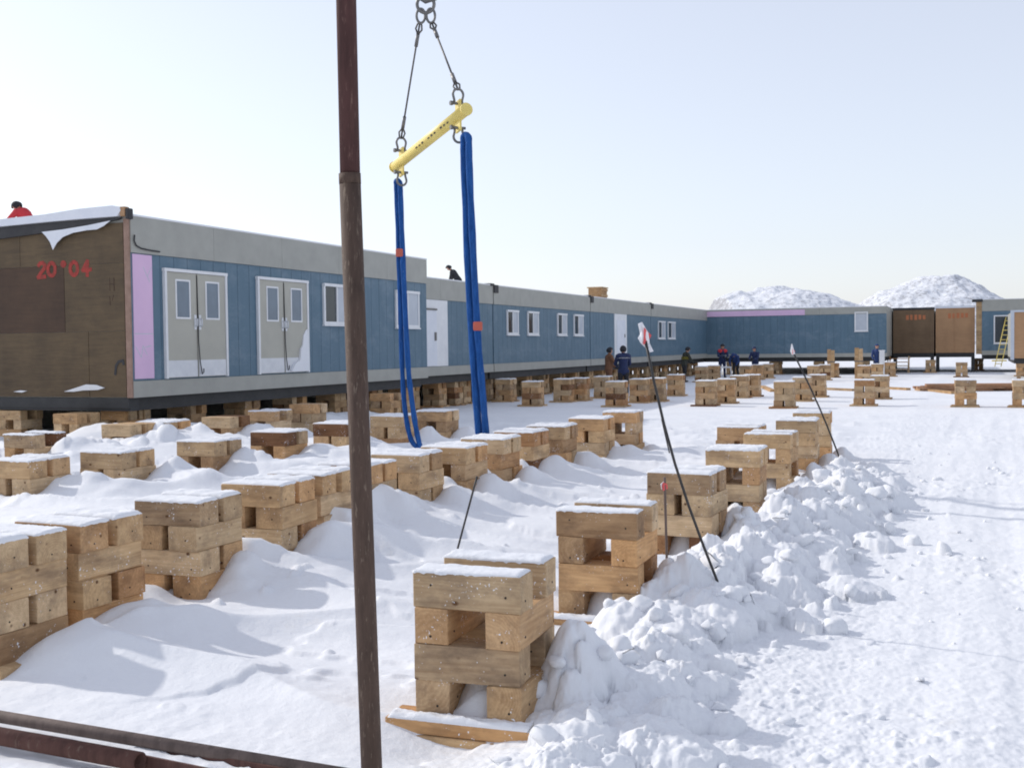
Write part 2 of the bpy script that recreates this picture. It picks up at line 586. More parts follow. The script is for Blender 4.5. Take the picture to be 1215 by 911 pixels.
for (px, py, r, h) in ((905, 655, .24, .12), (980, 650, .24, .12), (770, 720, .22, .16), (735, 745, .20, .14), (1010, 690, .22, .07),
                       (885, 600, .26, .22), (945, 590, .26, .2), (1000, 560, .26, .22), (915, 640, .26, .16), (870, 640, .22, .2),
                       (955, 728, .12, .06), (800, 775, .2, .08), (1120, 645, .07, .06), (690, 850, .16, .07), (730, 800, .2, .08)):
    p = at_z(px, py, 0.12)
    stamps.append((p[0], p[1], r * 1.2, r * .9, rs.uniform(0, PI), h, 0.05))

for k in range(160):
    s, nn = rs.uniform(-9, 9), rs.uniform(.3, 4.2)
    if s > 1 and nn > 1.2:
        continue
    p = W(s, nn)
    r = rs.uniform(.05, .17)
    stamps.append((p[0], p[1], r * 1.4, r, rs.uniform(0, PI), r * .45, .02))
mounds = []   # (x, y, sigma, height) soft drifts leaning on the cribs
scoops = []
for i, c in enumerate(rowM):
    f = rs.uniform(.55, .95) * (.35 + .65 * min(1, i / 3))
    mounds.append((*(c + u * (.52 + rs.uniform(-.1, .1)) + n * rs.uniform(.0, .2))[:2], .26, .42 * f))
    mounds.append((*(c + u * rs.uniform(.0, .25) + n * .42)[:2], rs.uniform(.17, .24), .28 * f))
    mounds.append((*(c + u * rs.uniform(.1, .5) + n * rs.uniform(.6, .9))[:2], rs.uniform(.35, .55), .10))
    scoops.append((*(c - u * .42 + n * .1)[:2], .26, .10))
for c in rowL:
    f = rs.uniform(.5, 1.05)
    mounds.append((*(c + u * rs.uniform(.1, .35) + n * .42)[:2], .27, .28 * f))
    mounds.append((*(c + u * .65 + n * rs.uniform(-.1, .2))[:2], .36, .15 * f))
    mounds.append((*(c + u * .2 + n * .9)[:2], .45, .10))
    scoops.append((*(c - u * .45)[:2], .25, .10))
for q in ROW_L3[:5]:
    c = crib_at(*q)
    mounds.append((*(c + n * .8 - u * .2)[:2], .6, .15))
for i, c in enumerate(rowR):
    mounds.append((*(c + u * .18 + n * .42)[:2], .17, .36 if i < 1 else .24))
    mounds.append((*(c - u * .05)[:2], .16, .26))
scoops.append((*(rowR[0] - u * .62 - n * .1)[:2], .45, .10))
c1 = rowR[0]
for px, py, sg, h in ((225, 488, .8, .15), (265, 490, .8, .14), (65, 500, .8, .12), (165, 530, .6, .12), (400, 500, .8, .16)):
    p = at_z(px, py + 12, .3)
    mounds.append((p[0], p[1], sg, h))


for q_ in ((492, 528), (485, 500)):
    p = at_d(*q_, 17.3)
    scoops.append((p[0], p[1], .40, .30))


def snow_h(X, Y):
    X, Y = np.asarray(X, float), np.asarray(Y, float)
    dx, dy = X - C0[0], Y - C0[1]
    s, nn = dx * u[0] + dy * u[1], dx * n[0] + dy * n[1]
    d = np.hypot(X, Y)
    near = 1 - sstep(24, 34, Y)
    lane = (1 - sstep(7.0, 9.3, nn)) * 0.36 + (1 - sstep(9.3, 12.3, nn)) * sstep(7.0, 9.3, nn) * 0.15
    lane *= sstep(-12.5, -7.5, s) * 0.85 + 0.15
    lane *= (1 - sstep(-1.5, 4.0, s) * sstep(0.6, 2.2, nn))
    lane *= 1 - 0.6 * (1 - sstep(-1.2, 0.2, nn))
    lane += 0.07 * (1 - sstep(2.5, 5.0, nn)) * (1 - sstep(-2.5, 3.0, s))
    z = 0.02 + lane * near
    # wind drifts, long axis roughly across the view
    ca, sa = math.cos(-0.16), math.sin(-0.16)
    a, b = X * ca + Y * sa, -X * sa + Y * ca
    wv = fbm(a * 0.42 + 0.35 * perlin(X * .6, Y * .6), b * 1.25, 4, 0.45)
    rdg = 1 - np.abs(perlin(a * 0.36 + 31.0, b * 1.15 + 0.6 * perlin(X * .45, Y * .45))) * 2.2
    left = 1 - sstep(11.6, 12.8, nn)
    amp = left * near * sstep(2.5, 5, d)
    big = perlin(a * .30 + 3.3, b * .55 + 8.1) + .5 * perlin(a * .7, b * 1.1 + 4.0)
    scarp = sstep(-.03, .05, perlin(a * .45 + 2, b * 1.35 + 5) + .35 * perlin(a * 1.6, b * 3.1) + .12 * perlin(a * 6, b * 7))
    z += amp * (0.07 * big + 0.05 * wv + 0.030 * scarp + 0.10 * np.clip(rdg, 0, 1) ** 2.6 - 0.02)
    # packed vehicle track on the right
    right = sstep(12.6, 14.0, nn)
    z += right * near * (0.016 * fbm(X * 1.1, Y * 1.1, 4, .5) + 0.035 * np.clip(fbm(X * 5, Y * 5, 4, .65), 0, 1) * sstep(-.05, .25, perlin(X * .5 + 4, Y * .5)) + 0.026 * fbm(s * .10 + 3, nn * 1.9, 3, .55))
    # the ploughed bank
    bank = np.exp(-((nn - bank_c(s)) / 0.40) ** 2) * bank_w(s)
    bl = fbm(X * 2.3, Y * 2.3, 5, .58)
    z += bank * (0.12 + 0.11 * bl + 0.035 * np.abs(fbm(X * 9, Y * 9, 3, .6)))
    z += np.exp(-((nn - 12.8) / 0.9) ** 2) * near * 0.028 * np.abs(fbm(X * 6, Y * 6, 4, .65)) * sstep(-14, -11, s)
    z += near * (0.004 + 0.004 * right) * fbm(X * 7.0, Y * 7.0, 3, .55)
    for (x, y, sg, h) in mounds:
        k = (np.abs(X - x) < 3 * sg) & (np.abs(Y - y) < 3 * sg)
        if k.any():
            q = ((X[k] - x) ** 2 + (Y[k] - y) ** 2) / (sg * sg)
            q = np.clip(q * (1 + .55 * perlin(X[k] * 2.2 + x * 3, Y[k] * 2.2)) + .35 * perlin(X[k] * 4.5, Y[k] * 4.5 + y), 0, 30)
            z[k] += h * np.exp(-q ** 1.25) * (0.85 + 0.5 * perlin(X[k] * 1.6 + 7, Y[k] * 1.6))
    for (x, y, sg, h) in scoops:
        k = (np.abs(X - x) < 3 * sg) & (np.abs(Y - y) < 3 * sg)
        if k.any():
            q = ((X[k] - x) ** 2 + (Y[k] - y) ** 2) / (sg * sg)
            z[k] -= h * np.exp(-q)
    z0 = z.copy()
    q1 = rowR[0]
    for (x, y, rx, ry, an, h, lift) in stamps:
        e1, e2 = (x - q1[0]) * n[0] + (y - q1[1]) * n[1], (x - q1[0]) * u[0] + (y - q1[1]) * u[1]
        if -1 < e1 < .36 and -1.5 < e2 < .2:
            continue
        R = max(rx, ry) * 1.25
        k = (np.abs(X - x) < R) & (np.abs(Y - y) < R)
        if not k.any():
            continue
        xx, yy = X[k] - x, Y[k] - y
        c, s_ = math.cos(an), math.sin(an)
        f = 3.2 / max(rx, .05)
        wob = 0.22 * perlin(xx * f + x * 7, yy * f + y * 5)
        q = ((xx * c + yy * s_) / rx) ** 2 + ((-xx * s_ + yy * c) / ry) ** 2 + wob
        ra = random.Random(int(abs(x * 9173 + y * 7919) * 1000))
        if ra.random() < .6:      # angular slab: convex outline, tilted flat top
            qp = np.zeros_like(xx)
            for m_ in range(6):
                dq = ra.uniform(0, 2 * PI)
                qp = np.maximum(qp, (xx * math.cos(dq) + yy * math.sin(dq)) / (rx * ra.uniform(.65, 1.0)))
            qp = np.maximum(qp, np.sqrt(np.clip(q, 0, None)) * .9) + .10 * perlin(xx * f * 3, yy * f * 3 + x)
            tilt = (xx * ra.uniform(-.5, .5) + yy * ra.uniform(-.5, .5)) + h * .10 * perlin(xx * f * 4 + y, yy * f * 4)
            top = z0[k] + lift + (h * .85 + tilt) * np.clip((1 - qp) * (2.4 if rx < .13 else 1.5), 0, 1)
            z[k] = np.where(qp < 1, np.maximum(z[k], top), z[k])
            continue
        top = z0[k] + lift + h * np.clip(1 - q, 0, 1) ** 0.68 * (1 + 0.14 * perlin(xx * f * 1.4 + 9, yy * f * 1.4))
        z[k] = np.where(q < 1, np.maximum(z[k], top), z[k])
    z += (0.0012 + 0.003 * sstep(11.9, 12.6, nn)) * near * fbm(X * 24, Y * 24, 2, .5)
    pk = (1 - sstep(.10, .75, Y - (5.9 - 0.39 * (X + 2.65)))) * (1 - sstep(-1.0, -.2, X))
    z = z * (1 - pk) + pk * (.025 + .012 * fbm(X * 3, Y * 3, 4, .6))
    # nothing pokes through the lifted floors, and the far field is flat
    return np.where(nn < -0.3, np.minimum(z, 0.62), z)


def build_ground():
    fine = np.radians(np.arange(-29, 29.01, 0.075))
    left_ = np.radians(np.concatenate([np.arange(-180, -34, 6.0), np.arange(-34, -29, 0.6)]))
    right_ = np.radians(np.concatenate([np.arange(29.6, 34, 0.6), np.arange(34, 180, 6.0)]))
    az = np.concatenate([left_, fine, right_])
    inv = np.linspace(1 / 3.6, 1 / 33.0, 640)
    rad = np.concatenate([[0.4, 1.2, 2.2, 2.8, 3.2], 1 / inv, np.geomspace(36, 80, 14), np.geomspace(95, 9000, 30)])
    A, Rr = np.meshgrid(az, rad)
    X, Y = Rr * np.sin(A), Rr * np.cos(A)
    Z = snow_h(X.ravel(), Y.ravel()).reshape(X.shape)
    nr, na = X.shape
    co = np.stack([X, Y, Z], -1).reshape(-1, 3)
    idx = np.arange(nr * na).reshape(nr, na)
    a, b = idx[:-1, :], idx[1:, :]
    a2, b2 = np.roll(a, -1, 1), np.roll(b, -1, 1)
    q = np.stack([a, a2, b2, b], -1).reshape(-1, 4)
    cen = len(co)
    co = np.vstack([co, [[0, 0, float(Z[0].mean())]]])
    tri = np.stack([np.full(na, cen), np.roll(idx[0], -1), idx[0]], -1)
    me = bpy.data.meshes.new('snow_ground')
    me.vertices.add(len(co))
    me.vertices.foreach_set('co', co.ravel())
    nl = q.size + tri.size
    me.loops.add(nl)
    me.loops.foreach_set('vertex_index', np.concatenate([q.ravel(), tri.ravel()]).astype(np.int32))
    st = np.concatenate([np.arange(len(q)) * 4, q.size + np.arange(len(tri)) * 3]).astype(np.int32)
    me.polygons.add(len(st))
    me.polygons.foreach_set('loop_start', st)
    me.update(calc_edges=True)
    me.validate()
    bm = bmesh.new()
    bm.from_mesh(me)
    bm.normal_update()
    if sum(f.normal.z for f in list(bm.faces)[:200]) < 0:
        bmesh.ops.reverse_faces(bm, faces=bm.faces)
        bm.to_mesh(me)
    bm.free()
    me.shade_smooth()
    me.materials.append(M['snow'])
    o = link('snow_ground', me)
    o['kind'] = 'structure'
    return o


build_ground()


def gz(p):
    return float(snow_h(np.array([p[0]]), np.array([p[1]]))[0])


def build_clods():
    bm = bmesh.new()
    r_ = random.Random(21)
    for k in range(260):
        if k < 200:
            s = r_.uniform(-12.6, 0)
            nn = float(bank_c(s)) + .1 + r_.gauss(0, .42)
            r = r_.choice([r_.uniform(.02, .05), r_.uniform(.03, .08), r_.uniform(.06, .11)])
        else:
            s, nn = r_.uniform(-13, 4), 13.0 + abs(r_.gauss(0, 1.2))
            r = r_.uniform(.012, .04)
        p = W(s, nn)
        z = gz(p)
        mt = Matrix.Translation((p[0], p[1], z + r * .15)) @ Matrix.Rotation(r_.uniform(0, 6), 4, 'Z') @ Matrix.Rotation(r_.uniform(-.6, .6), 4, 'X') \
            @ Matrix.Diagonal((r * r_.uniform(.9, 1.5), r * r_.uniform(.8, 1.1), r * r_.uniform(.55, .95), 1))
        off = Vector((k * 3.1, k * 1.7, 0))
        if r > .03 and k % 3:
            vv = []
            for _ in range(13):
                d = Vector((r_.gauss(0, 1), r_.gauss(0, 1), r_.gauss(0, 1))).normalized() * r_.uniform(.75, 1.05)
                vv.append(bm.verts.new(d))
            hl = bmesh.ops.convex_hull(bm, input=vv)
            bmesh.ops.delete(bm, geom=list({e for e in hl['geom_interior'] + hl['geom_unused'] if isinstance(e, bmesh.types.BMVert) and e.is_valid}), context='VERTS')
            vv = [v for v in vv if v.is_valid]
            ed = list({e for v in vv for e in v.link_edges})
            rb = bmesh.ops.bevel(bm, geom=ed, offset=.07, segments=1, affect='EDGES')
            vv = list({v for v in [q for q in vv if q.is_valid] + [q for q in rb['verts'] if q.is_valid]})
            bmesh.ops.transform(bm, matrix=mt, verts=vv)
            continue
        res = bmesh.ops.create_icosphere(bm, subdivisions=3 if r > .06 else 2, radius=1.0)
        for v in res['verts']:
            c = v.co
            v.co = c * (1 + .34 * mnoise.noise(c * 1.3 + off) + .16 * mnoise.noise(c * 3.2 + off))
        bmesh.ops.transform(bm, matrix=mt, verts=res['verts'])
    o = obj('snow_clods', bm, 'snow', smooth=True)
    tag(o, 'loose clods of snow along the ploughed bank and the packed track', None, kind='stuff')


build_clods()

# ------------------------------------------------------------------ cribs
def timber_mesh(name, length, w=CT, h=CT, mat='timber', nails=True, seed=0):
    r_ = random.Random(seed)
    bm = bmesh.new()
    box(bm, -length / 2, length / 2, -w / 2, w / 2, -h / 2, h / 2, 0, 0.007)
    for v in bm.verts:
        v.co += Vector([r_.uniform(-.0015, .0015) for _ in range(3)])
    if nails:
        spots = []
        for sx in (-1, 1):
            spots.append(((sx * length / 2, r_.uniform(-.03, .03), r_.uniform(-.05, .0)), 'X'))
            for sy in (-1, 1):
                if r_.random() < .45:
                    continue
                spots.append(((sx * (length / 2 - r_.uniform(.06, .12)), sy * w / 2, r_.uniform(-.04, .04)), 'Y'))
        for c, ax in spots:
            rot = Matrix.Rotation(PI / 2, 4, 'Y') if ax == 'X' else Matrix.Rotation(PI / 2, 4, 'X')
            q = bmesh.ops.create_cone(bm, cap_ends=True, segments=8, radius1=.0062, radius2=.0055, depth=.005,
                                      matrix=Matrix.Translation(c) @ rot)
            for f in {f for v in q['verts'] for f in v.link_faces}:
                f.material_index = 1
    me = bpy.data.meshes.new(name)
    bmesh.ops.recalc_face_normals(bm, faces=bm.faces)
    bm.to_mesh(me)
    bm.free()
    me.materials.append(M[mat])
    me.materials.append(M['nail'])
    return me


def cap_mesh(seed, length=CW, w=CT, thick=0.022):
    r_ = random.Random(seed)
    off = Vector((seed * 5.3, seed * 2.1, 0))
    nx, ny = 44, 16
    bm = bmesh.new()
    top, rows = {}, []
    for i in range(nx + 1):
        for j in range(ny + 1):
            a, b = i / nx * 2 - 1, j / ny * 2 - 1
            x, y = a * length / 2, b * w / 2
            e = min((1 - abs(a)) * length / 2, (1 - abs(b)) * w / 2)
            t = min(1, e / 0.018) ** 0.5
            nz = mnoise.noise(Vector((x * 9, y * 9, 0)) + off)
            n2 = mnoise.noise(Vector((x * 45, y * 45, 3)) + off)
            z = 0.003 + t * thick * (0.75 + 0.5 * nz + 0.28 * n2)
            ed = 1.0 if e > 1e-6 else 1.0 + 0.012 * mnoise.noise(Vector((x * 60, y * 60, 9)) + off)
            top[i, j] = bm.verts.new((x * ed, y * ed, max(z, 0.004)))
    for i in range(nx):
        for j in range(ny):
            bm.faces.new((top[i, j], top[i + 1, j], top[i + 1, j + 1], top[i, j + 1]))
    loop = [top[i, 0] for i in range(nx)] + [top[nx, j] for j in range(ny)] + [top[i, ny] for i in range(nx, 0, -1)] + [top[0, j] for j in range(ny, 0, -1)]
    low = []
    for v in loop:
        d = 0.004 + 0.016 * max(0, mnoise.noise(v.co * 38 + off))
        low.append(bm.verts.new((v.co.x * 1.008, v.co.y * 1.012, -d)))
    for i in range(len(loop)):
        j = (i + 1) % len(loop)
        bm.faces.new((loop[j], loop[i], low[i], low[j]))
    me = bpy.data.meshes.new('snow_cap')
    bmesh.ops.recalc_face_normals(bm, faces=bm.faces)
    bm.to_mesh(me)
    bm.free()
    me.shade_smooth()
    me.materials.append(M['snow'])
    return me


TIM = [timber_mesh('timber', CW + d, seed=i) for i, d in enumerate((0, .006, -.008, .012))]
TIMW = [timber_mesh('timber', CW + d, w=.25, seed=40 + i) for i, d in enumerate((0, .008, -.006))]
PLK = [timber_mesh('base_board', 0.78, 0.20, CB, 'plank', seed=20), timber_mesh('base_board', 0.74, 0.22, CB, 'plank', seed=21), timber_mesh('base_board', 0.70, 0.20, .055, 'plank', seed=22)]
CAPS = [cap_mesh(k, thick=t) for k, t in enumerate((.024, .020, .014, .026, .017))]
CR = random.Random(3)
ROTU = -TH


def build_crib(gapA, gapC, wide=False, name='timber_crib', ledge=False):
    """two base boards, then four layers of paired timbers laid crosswise; wide = thick timbers that nearly touch"""
    t = thing(name, 'timber crib of crossed timbers', 'timber crib')
    h = CT
    wA, wC = (.25 if gapA < .1 else CT), (.25 if gapC < .1 else CT)
    oA, oC = (gapA + wA) / 2, (gapC + wC) / 2
    zz = CB + h / 2
    wl = TIMW if wide else TIM
    o = (CW - (.25 if wide else CT)) / 2
    link('base_board', PLK[0], t, (-.02, -.25, CB / 2 + .001))
    link('base_board', PLK[1], t, (0.0, .215, CB / 2 + .001))
    if ledge:
        link('base_board', PLK[2], t, (.05, -.265, -.029))
        link('snow_cap', LEDGE, t, (-.02, -.312, CB))
    for sx in (-1, 1):
        link('timber', CR.choice(TIMW if wA > .2 else TIM), t, (sx * oA, 0, zz), (0, 0, PI / 2))
    for sy in (-1, 1):
        link('timber', CR.choice(wl), t, (0, sy * o, zz + h), (0, 0, 0))
    for sx in (-1, 1):
        link('timber', CR.choice(TIMW if wC > .2 else TIM), t, (sx * oC, 0, zz + 2 * h), (0, 0, PI / 2))
    for k, sy in enumerate((-1, 1)):
        link('timber', CR.choice(wl), t, (0, sy * o, zz + 3 * h), (0, 0, 0))
        link('snow_cap', CR.choice(CAPW if wide else CAPS), t, (0, sy * o, CB + 4 * h))
    return t


LEDGE = cap_mesh(9, .75, .075, .03)
CAPW = [cap_mesh(k + 20, w=.25, thick=tk) for k, tk in enumerate((.024, .018, .027))]
# square holes / slot above / slots / slot below, square above / slots with touching timbers / square holes with touching timbers
PROTO = [build_crib(.20, .20, ledge=True), build_crib(.20, .06), build_crib(.05, .05, True), build_crib(.06, .20, True), build_crib(.20, .06, True), build_crib(.2, .2, True)]
FIRST = [True] * len(PROTO)


def copy_tree(o, parent=None):
    c = o.copy()
    COL.objects.link(c)
    if parent:
        c.parent = parent
    for ch in list(o.children):
        copy_tree(ch, c)
    return c


def place_crib(p, label, group, kind=0, jig=1.0, bare=False, dz=0.0):
    if FIRST[kind]:
        t = PROTO[kind]
        FIRST[kind] = False
    else:
        t = copy_tree(PROTO[kind])
    t.location = (p[0], p[1], dz)
    t.rotation_euler = (0, 0, ROTU + math.radians(CR.gauss(0, 1.6)) * jig)
    for ch in list(t.children):
        if ch.name.startswith('timber'):
            ch.location.x += CR.gauss(0, .006) * jig
            ch.location.y += CR.gauss(0, .006) * jig
            ch.rotation_euler.z += math.radians(CR.gauss(0, .8)) * jig
        elif bare and ch.name.startswith('snow_cap'):
            bpy.data.objects.remove(ch)
    t['label'], t['category'], t['group'] = label, 'timber crib', group
    return t


ORD = ['first', 'second', 'third', 'fourth', 'fifth', 'sixth', 'seventh', 'eighth', 'ninth', 'tenth', 'eleventh', 'twelfth', 'thirteenth',
       'fourteenth', 'fifteenth', 'sixteenth', 'seventeenth', 'eighteenth', 'nineteenth', 'twentieth']
lab = ['large snow-capped timber crib in front, with a square hole and snowy base board',
       'timber crib with dark top beam just behind the frontmost snow-capped crib',
       'narrow-slotted timber crib behind the small white and red marker stake']
for i, q in enumerate(ROW_R):
    l = lab[i] if i < 3 else ORD[i] + ' crib from the near end of the row beside the snow bank'
    place_crib(crib_at(*q), l, 'timber cribs in the row beside the snow bank', (0, 0, 4, 5, 0, 2, 1)[i])
place_crib(crib_at(*ROW_RX[0]), 'half-buried timber crib standing alone just off the row beside the snow bank', 'timber cribs in the row beside the snow bank', 1)
for i, q in enumerate(ROW_M):
    l = ORD[i] + ' crib from the near end of the row crossing behind the rusty pole'
    place_crib(crib_at(*q), l, 'timber cribs in the closely spaced middle row', (5, 2, 2, 4, 2, 5, 4, 3, 2, 4, 2, 4, 5)[i])
for i, q in enumerate(ROW_L1):
    place_crib(crib_at(*q), ORD[i] + ' drifted-in crib from the near end of the row before the two double doors',
               'timber cribs in the drifted row nearer the building', (4, 4, 3, 3, 4, 4, 5)[i])
for i, q in enumerate(ROW_L2):
    place_crib(crib_at(*q), ORD[i] + ' half-buried crib from the near end of the short row below the plywood end',
               'half-buried timber cribs next to the building', (0, 5, 2, 3, 0)[i], bare=(i % 2 == 1))
for i, q in enumerate(ROW_L3):
    place_crib(crib_at(*q), ORD[i] + ' crib from the near end of the row at the building foot',
               'timber cribs at the foot of the building', (0, 3, 0, 2, 1, 2)[i], bare=True)
FD = {'a': 'by the far end of the blue slings', 'b': 'below the four small windows', 'c': 'before the brown-coated worker',
      'd': 'in front of the navy-jacketed worker', 'e': 'before the red-shouldered worker', 'f': 'in front of the far blue wing, middle',
      'g': 'in front of the wooden steps', 'h': 'beside the lumber pile', 'i': 'in front of the cabin with the yellow ladder',
      'j': 'by the worker with the yellow-green vest', 'k': 'by the crouching workers', 'l': 'by the shorter upright post', 'm': 'by the taller upright post'}
for key, row in FAR.items():
    for i, q in enumerate(row):
        nm = (ORD[i] + ' distant timber crib ' if len(row) > 1 else 'distant timber crib ') + FD[key]
        place_crib(crib_at(*q), nm, 'distant timber cribs standing on flat snow', 2)
# cribs carrying the building
k1 = 0
for s in np.arange(0.6, 52, 1.9):
    place_crib(W(s, -0.75 if s < 12 else -1.55), ORD[k1 % 20] + ' shaded crib under the front edge of the long building' if k1 < 20 else
               ORD[k1 - 20] + ' shaded crib under the front edge past the far white door', 'cribs carrying the long building', CR.choice((0, 1, 2, 3)), bare=True)
    k1 += 1
k1 = 0
for nn_ in (-3.2, -6.0, -8.8):
    place_crib(W(0.5, nn_), ORD[k1] + ' shaded crib from the corner under the dark plywood end', 'cribs under the plywood end', CR.choice((0, 1)), bare=True)
    k1 += 1
for i, nn_ in enumerate((0.6, 3.2, 5.8, 8.4)):
    place_crib(W(53.2, nn_), ORD[i] + ' shaded crib from the inner corner under the far blue wing', 'cribs under the far wing', 1, bare=True)
for i, (x, y, l) in enumerate(((1104, 427, 'small crib in the bright gap under the dark brown plywood cabin'), (1161, 425, 'crib under the joint of the tan plywood cabin and the right blue cabin'))):
    p = at_z(x, y, CH)
    place_crib(p, l, 'cribs under the far cabins', 2, bare=True)
for i, nn_ in enumerate((17.2, 19.6)):
    place_crib(W(58.6, nn_), ('shaded crib under the right blue cabin behind the yellow ladder', 'shaded crib farther along under the right blue cabin')[i], 'cribs under the far cabins', 1, bare=True)


# ------------------------------------------------------------------ portable cabins
def panel_wall(bm, x0, x1, z0, z1, y0=0.0, pitch=0.406, gap=0.010, t=0.02, holes=()):
    """vertical siding boards with open joints in front of a backing sheet (front faces local -y)"""
    box(bm, x0, x1, y0, y0 + 0.03, z0, z1)
    x = x0
    while x < x1 - 0.02:
        xe = min(x + pitch, x1)
        box(bm, x + gap / 2, xe - gap / 2, y0 - t, y0 - 0.001, z0 + .002, z1 - .002)
        x = xe


def window(parent, x0, x1, z0, z1, y=-0.022, split=True, light=False):
    fw = min(0.07, (x1 - x0) * .14)
    bm = bmesh.new()
    box(bm, x0, x1, y - .07, y, z1 - fw, z1)
    box(bm, x0, x1, y - .05, y, z0, z0 + fw)
    box(bm, x0, x0 + fw, y - .05, y, z0 + fw, z1 - fw)
    box(bm, x1 - fw, x1, y - .05, y, z0 + fw, z1 - fw)
    if split:
        xm = (x0 + x1) / 2
        box(bm, xm - fw * .4, xm + fw * .4, y - .045, y, z0 + fw, z1 - fw)
    w = obj('window', bm, 'white', parent)
    bm = bmesh.new()
    if split:
        xm = (x0 + x1) / 2
        box(bm, x0 + fw, xm - fw * .4, y - .018, y - .004, z0 + fw, z1 - fw, 0)
        box(bm, xm + fw * .4, x1 - fw, y - .028, y - .004, z0 + fw, z1 - fw, 1)
    else:
        box(bm, x0 + fw, x1 - fw, y - .02, y - .004, z0 + fw, z1 - fw, 1 if light else 0)
    obj('pane', bm, ['glass', 'frost'], w)
    bm = bmesh.new()
    box(bm, x0 - .02, x1 + .02, y - .075, y, z0 - .035, z0 - .002)
    obj('sill', bm, 'white', w)
    return w


def double_door(parent, x0, x1, z0, z1, y=-0.022, snowy=False):
    fw = 0.06
    bm = bmesh.new()
    box(bm, x0, x0 + fw, y - .06, y, z0, z1 - fw)
    box(bm, x1 - fw, x1, y - .06, y, z0, z1 - fw)
    box(bm, x0 - .01, x1 + .01, y - .065, y, z1 - fw, z1)
    d = obj('double_door', bm, 'white', parent)
    xm = (x0 + x1) / 2
    for a, b, hx in ((x0 + fw + .004, xm - .012, xm - .07), (xm + .012, x1 - fw - .004, xm + .07)):
        bm = bmesh.new()
        box(bm, a, b, y - .04, y - .002, z0 + .01, z1 - fw - .005, 0, .004)
        obj('door_leaf', bm, 'door', d)
        w = b - a
        wa, wb = a + w * .32, a + w * .74
        za, zb = z0 + (z1 - z0) * .56, z0 + (z1 - z0) * .89
        bm = bmesh.new()
        f = .035
        box(bm, wa - f, wb + f, y - .052, y - .039, zb, zb + f)
        box(bm, wa - f, wb + f, y - .052, y - .039, za - f, za)
        box(bm, wa - f, wa, y - .052, y - .039, za, zb)
        box(bm, wb, wb + f, y - .052, y - .039, za, zb)
        obj('vision_frame', bm, 'white', d)
        bm = bmesh.new()
        box(bm, wa + .001, wb - .001, y - .045, y - .0395, za + .001, zb - .001)
        obj('pane', bm, 'doorglass', d)
        bm = bmesh.new()
        box(bm, a + .01, b - .01, y - .046, y - .0395, z0 + .02, z0 + .34)
        obj('kick_plate', bm, 'kick', d)
        bm = bmesh.new()
        box(bm, hx - .035, hx + .035, y - .055, y - .0395, z0 + .93, z0 + 1.22, 0, .006)
        tube(bm, [(hx, y - .05, z0 + 1.0), (hx, y - .10, z0 + 1.0), (hx, y - .10, z0 + 1.14), (hx, y - .05, z0 + 1.14)], .013, 8)
        obj('handle', bm, 'kick', d)
    bm = bmesh.new()
    tube(bm, [(xm, y - .045, z1 - .1), (xm + .005, y - .055, z0 + 1.2), (xm - .01, y - .07, z0 + .7), (xm + .02, y - .075, z0 + .3),
              (xm + .07, y - .08, z0 + .06), (xm + .12, y - .08, z0 + .10), (xm + .13, y - .075, z0 + .17)], .010, 8)
    obj('hanging_strap', bm, 'rubber', d)
    if snowy:
        bm = bmesh.new()
        b = x1 - fw
        prof = [(b - .01, .0), (b - .75, .0), (b - .62, .14), (b - .5, .22), (b - .38, .24), (b - .33, .5), (b - .24, .58), (b - .19, .80), (b - .08, .92), (b - .01, .95)]
        fr = [bm.verts.new((x, y - .055 - .05 * (1 - z / 1.0), z0 + .03 + z)) for x, z in prof]
        bk = [bm.verts.new((x, y - .0405, z0 + .03 + z)) for x, z in prof]
        bm.faces.new(fr)
        bm.faces.new(bk[::-1])
        for i in range(len(prof)):
            j = (i + 1) % len(prof)
            bm.faces.new((fr[i], fr[j], bk[j], bk[i]))
        obj('snow_patch', bm, 'snow', d)
    return d


def white_door(parent, x0, x1, z0, z1, y=-0.022):
    bm = bmesh.new()
    box(bm, x0, x1, y - .03, y, z0, z1)
    d = obj('door', bm, 'white', parent)
    a, b = x0 + (x1 - x0) * .16, x1 - (x1 - x0) * .16
    bm = bmesh.new()
    box(bm, a, b, y - .05, y - .0305, z0 + .01, z0 + (z1 - z0) * .86, 0, .004)
    obj('door_leaf', bm, 'membrane', d)
    bm = bmesh.new()
    box(bm, b - .16, b - .07, y - .07, y - .0505, z0 + .92, z0 + 1.08, 0, .006)
    obj('handle', bm, 'steel', d)
    return d


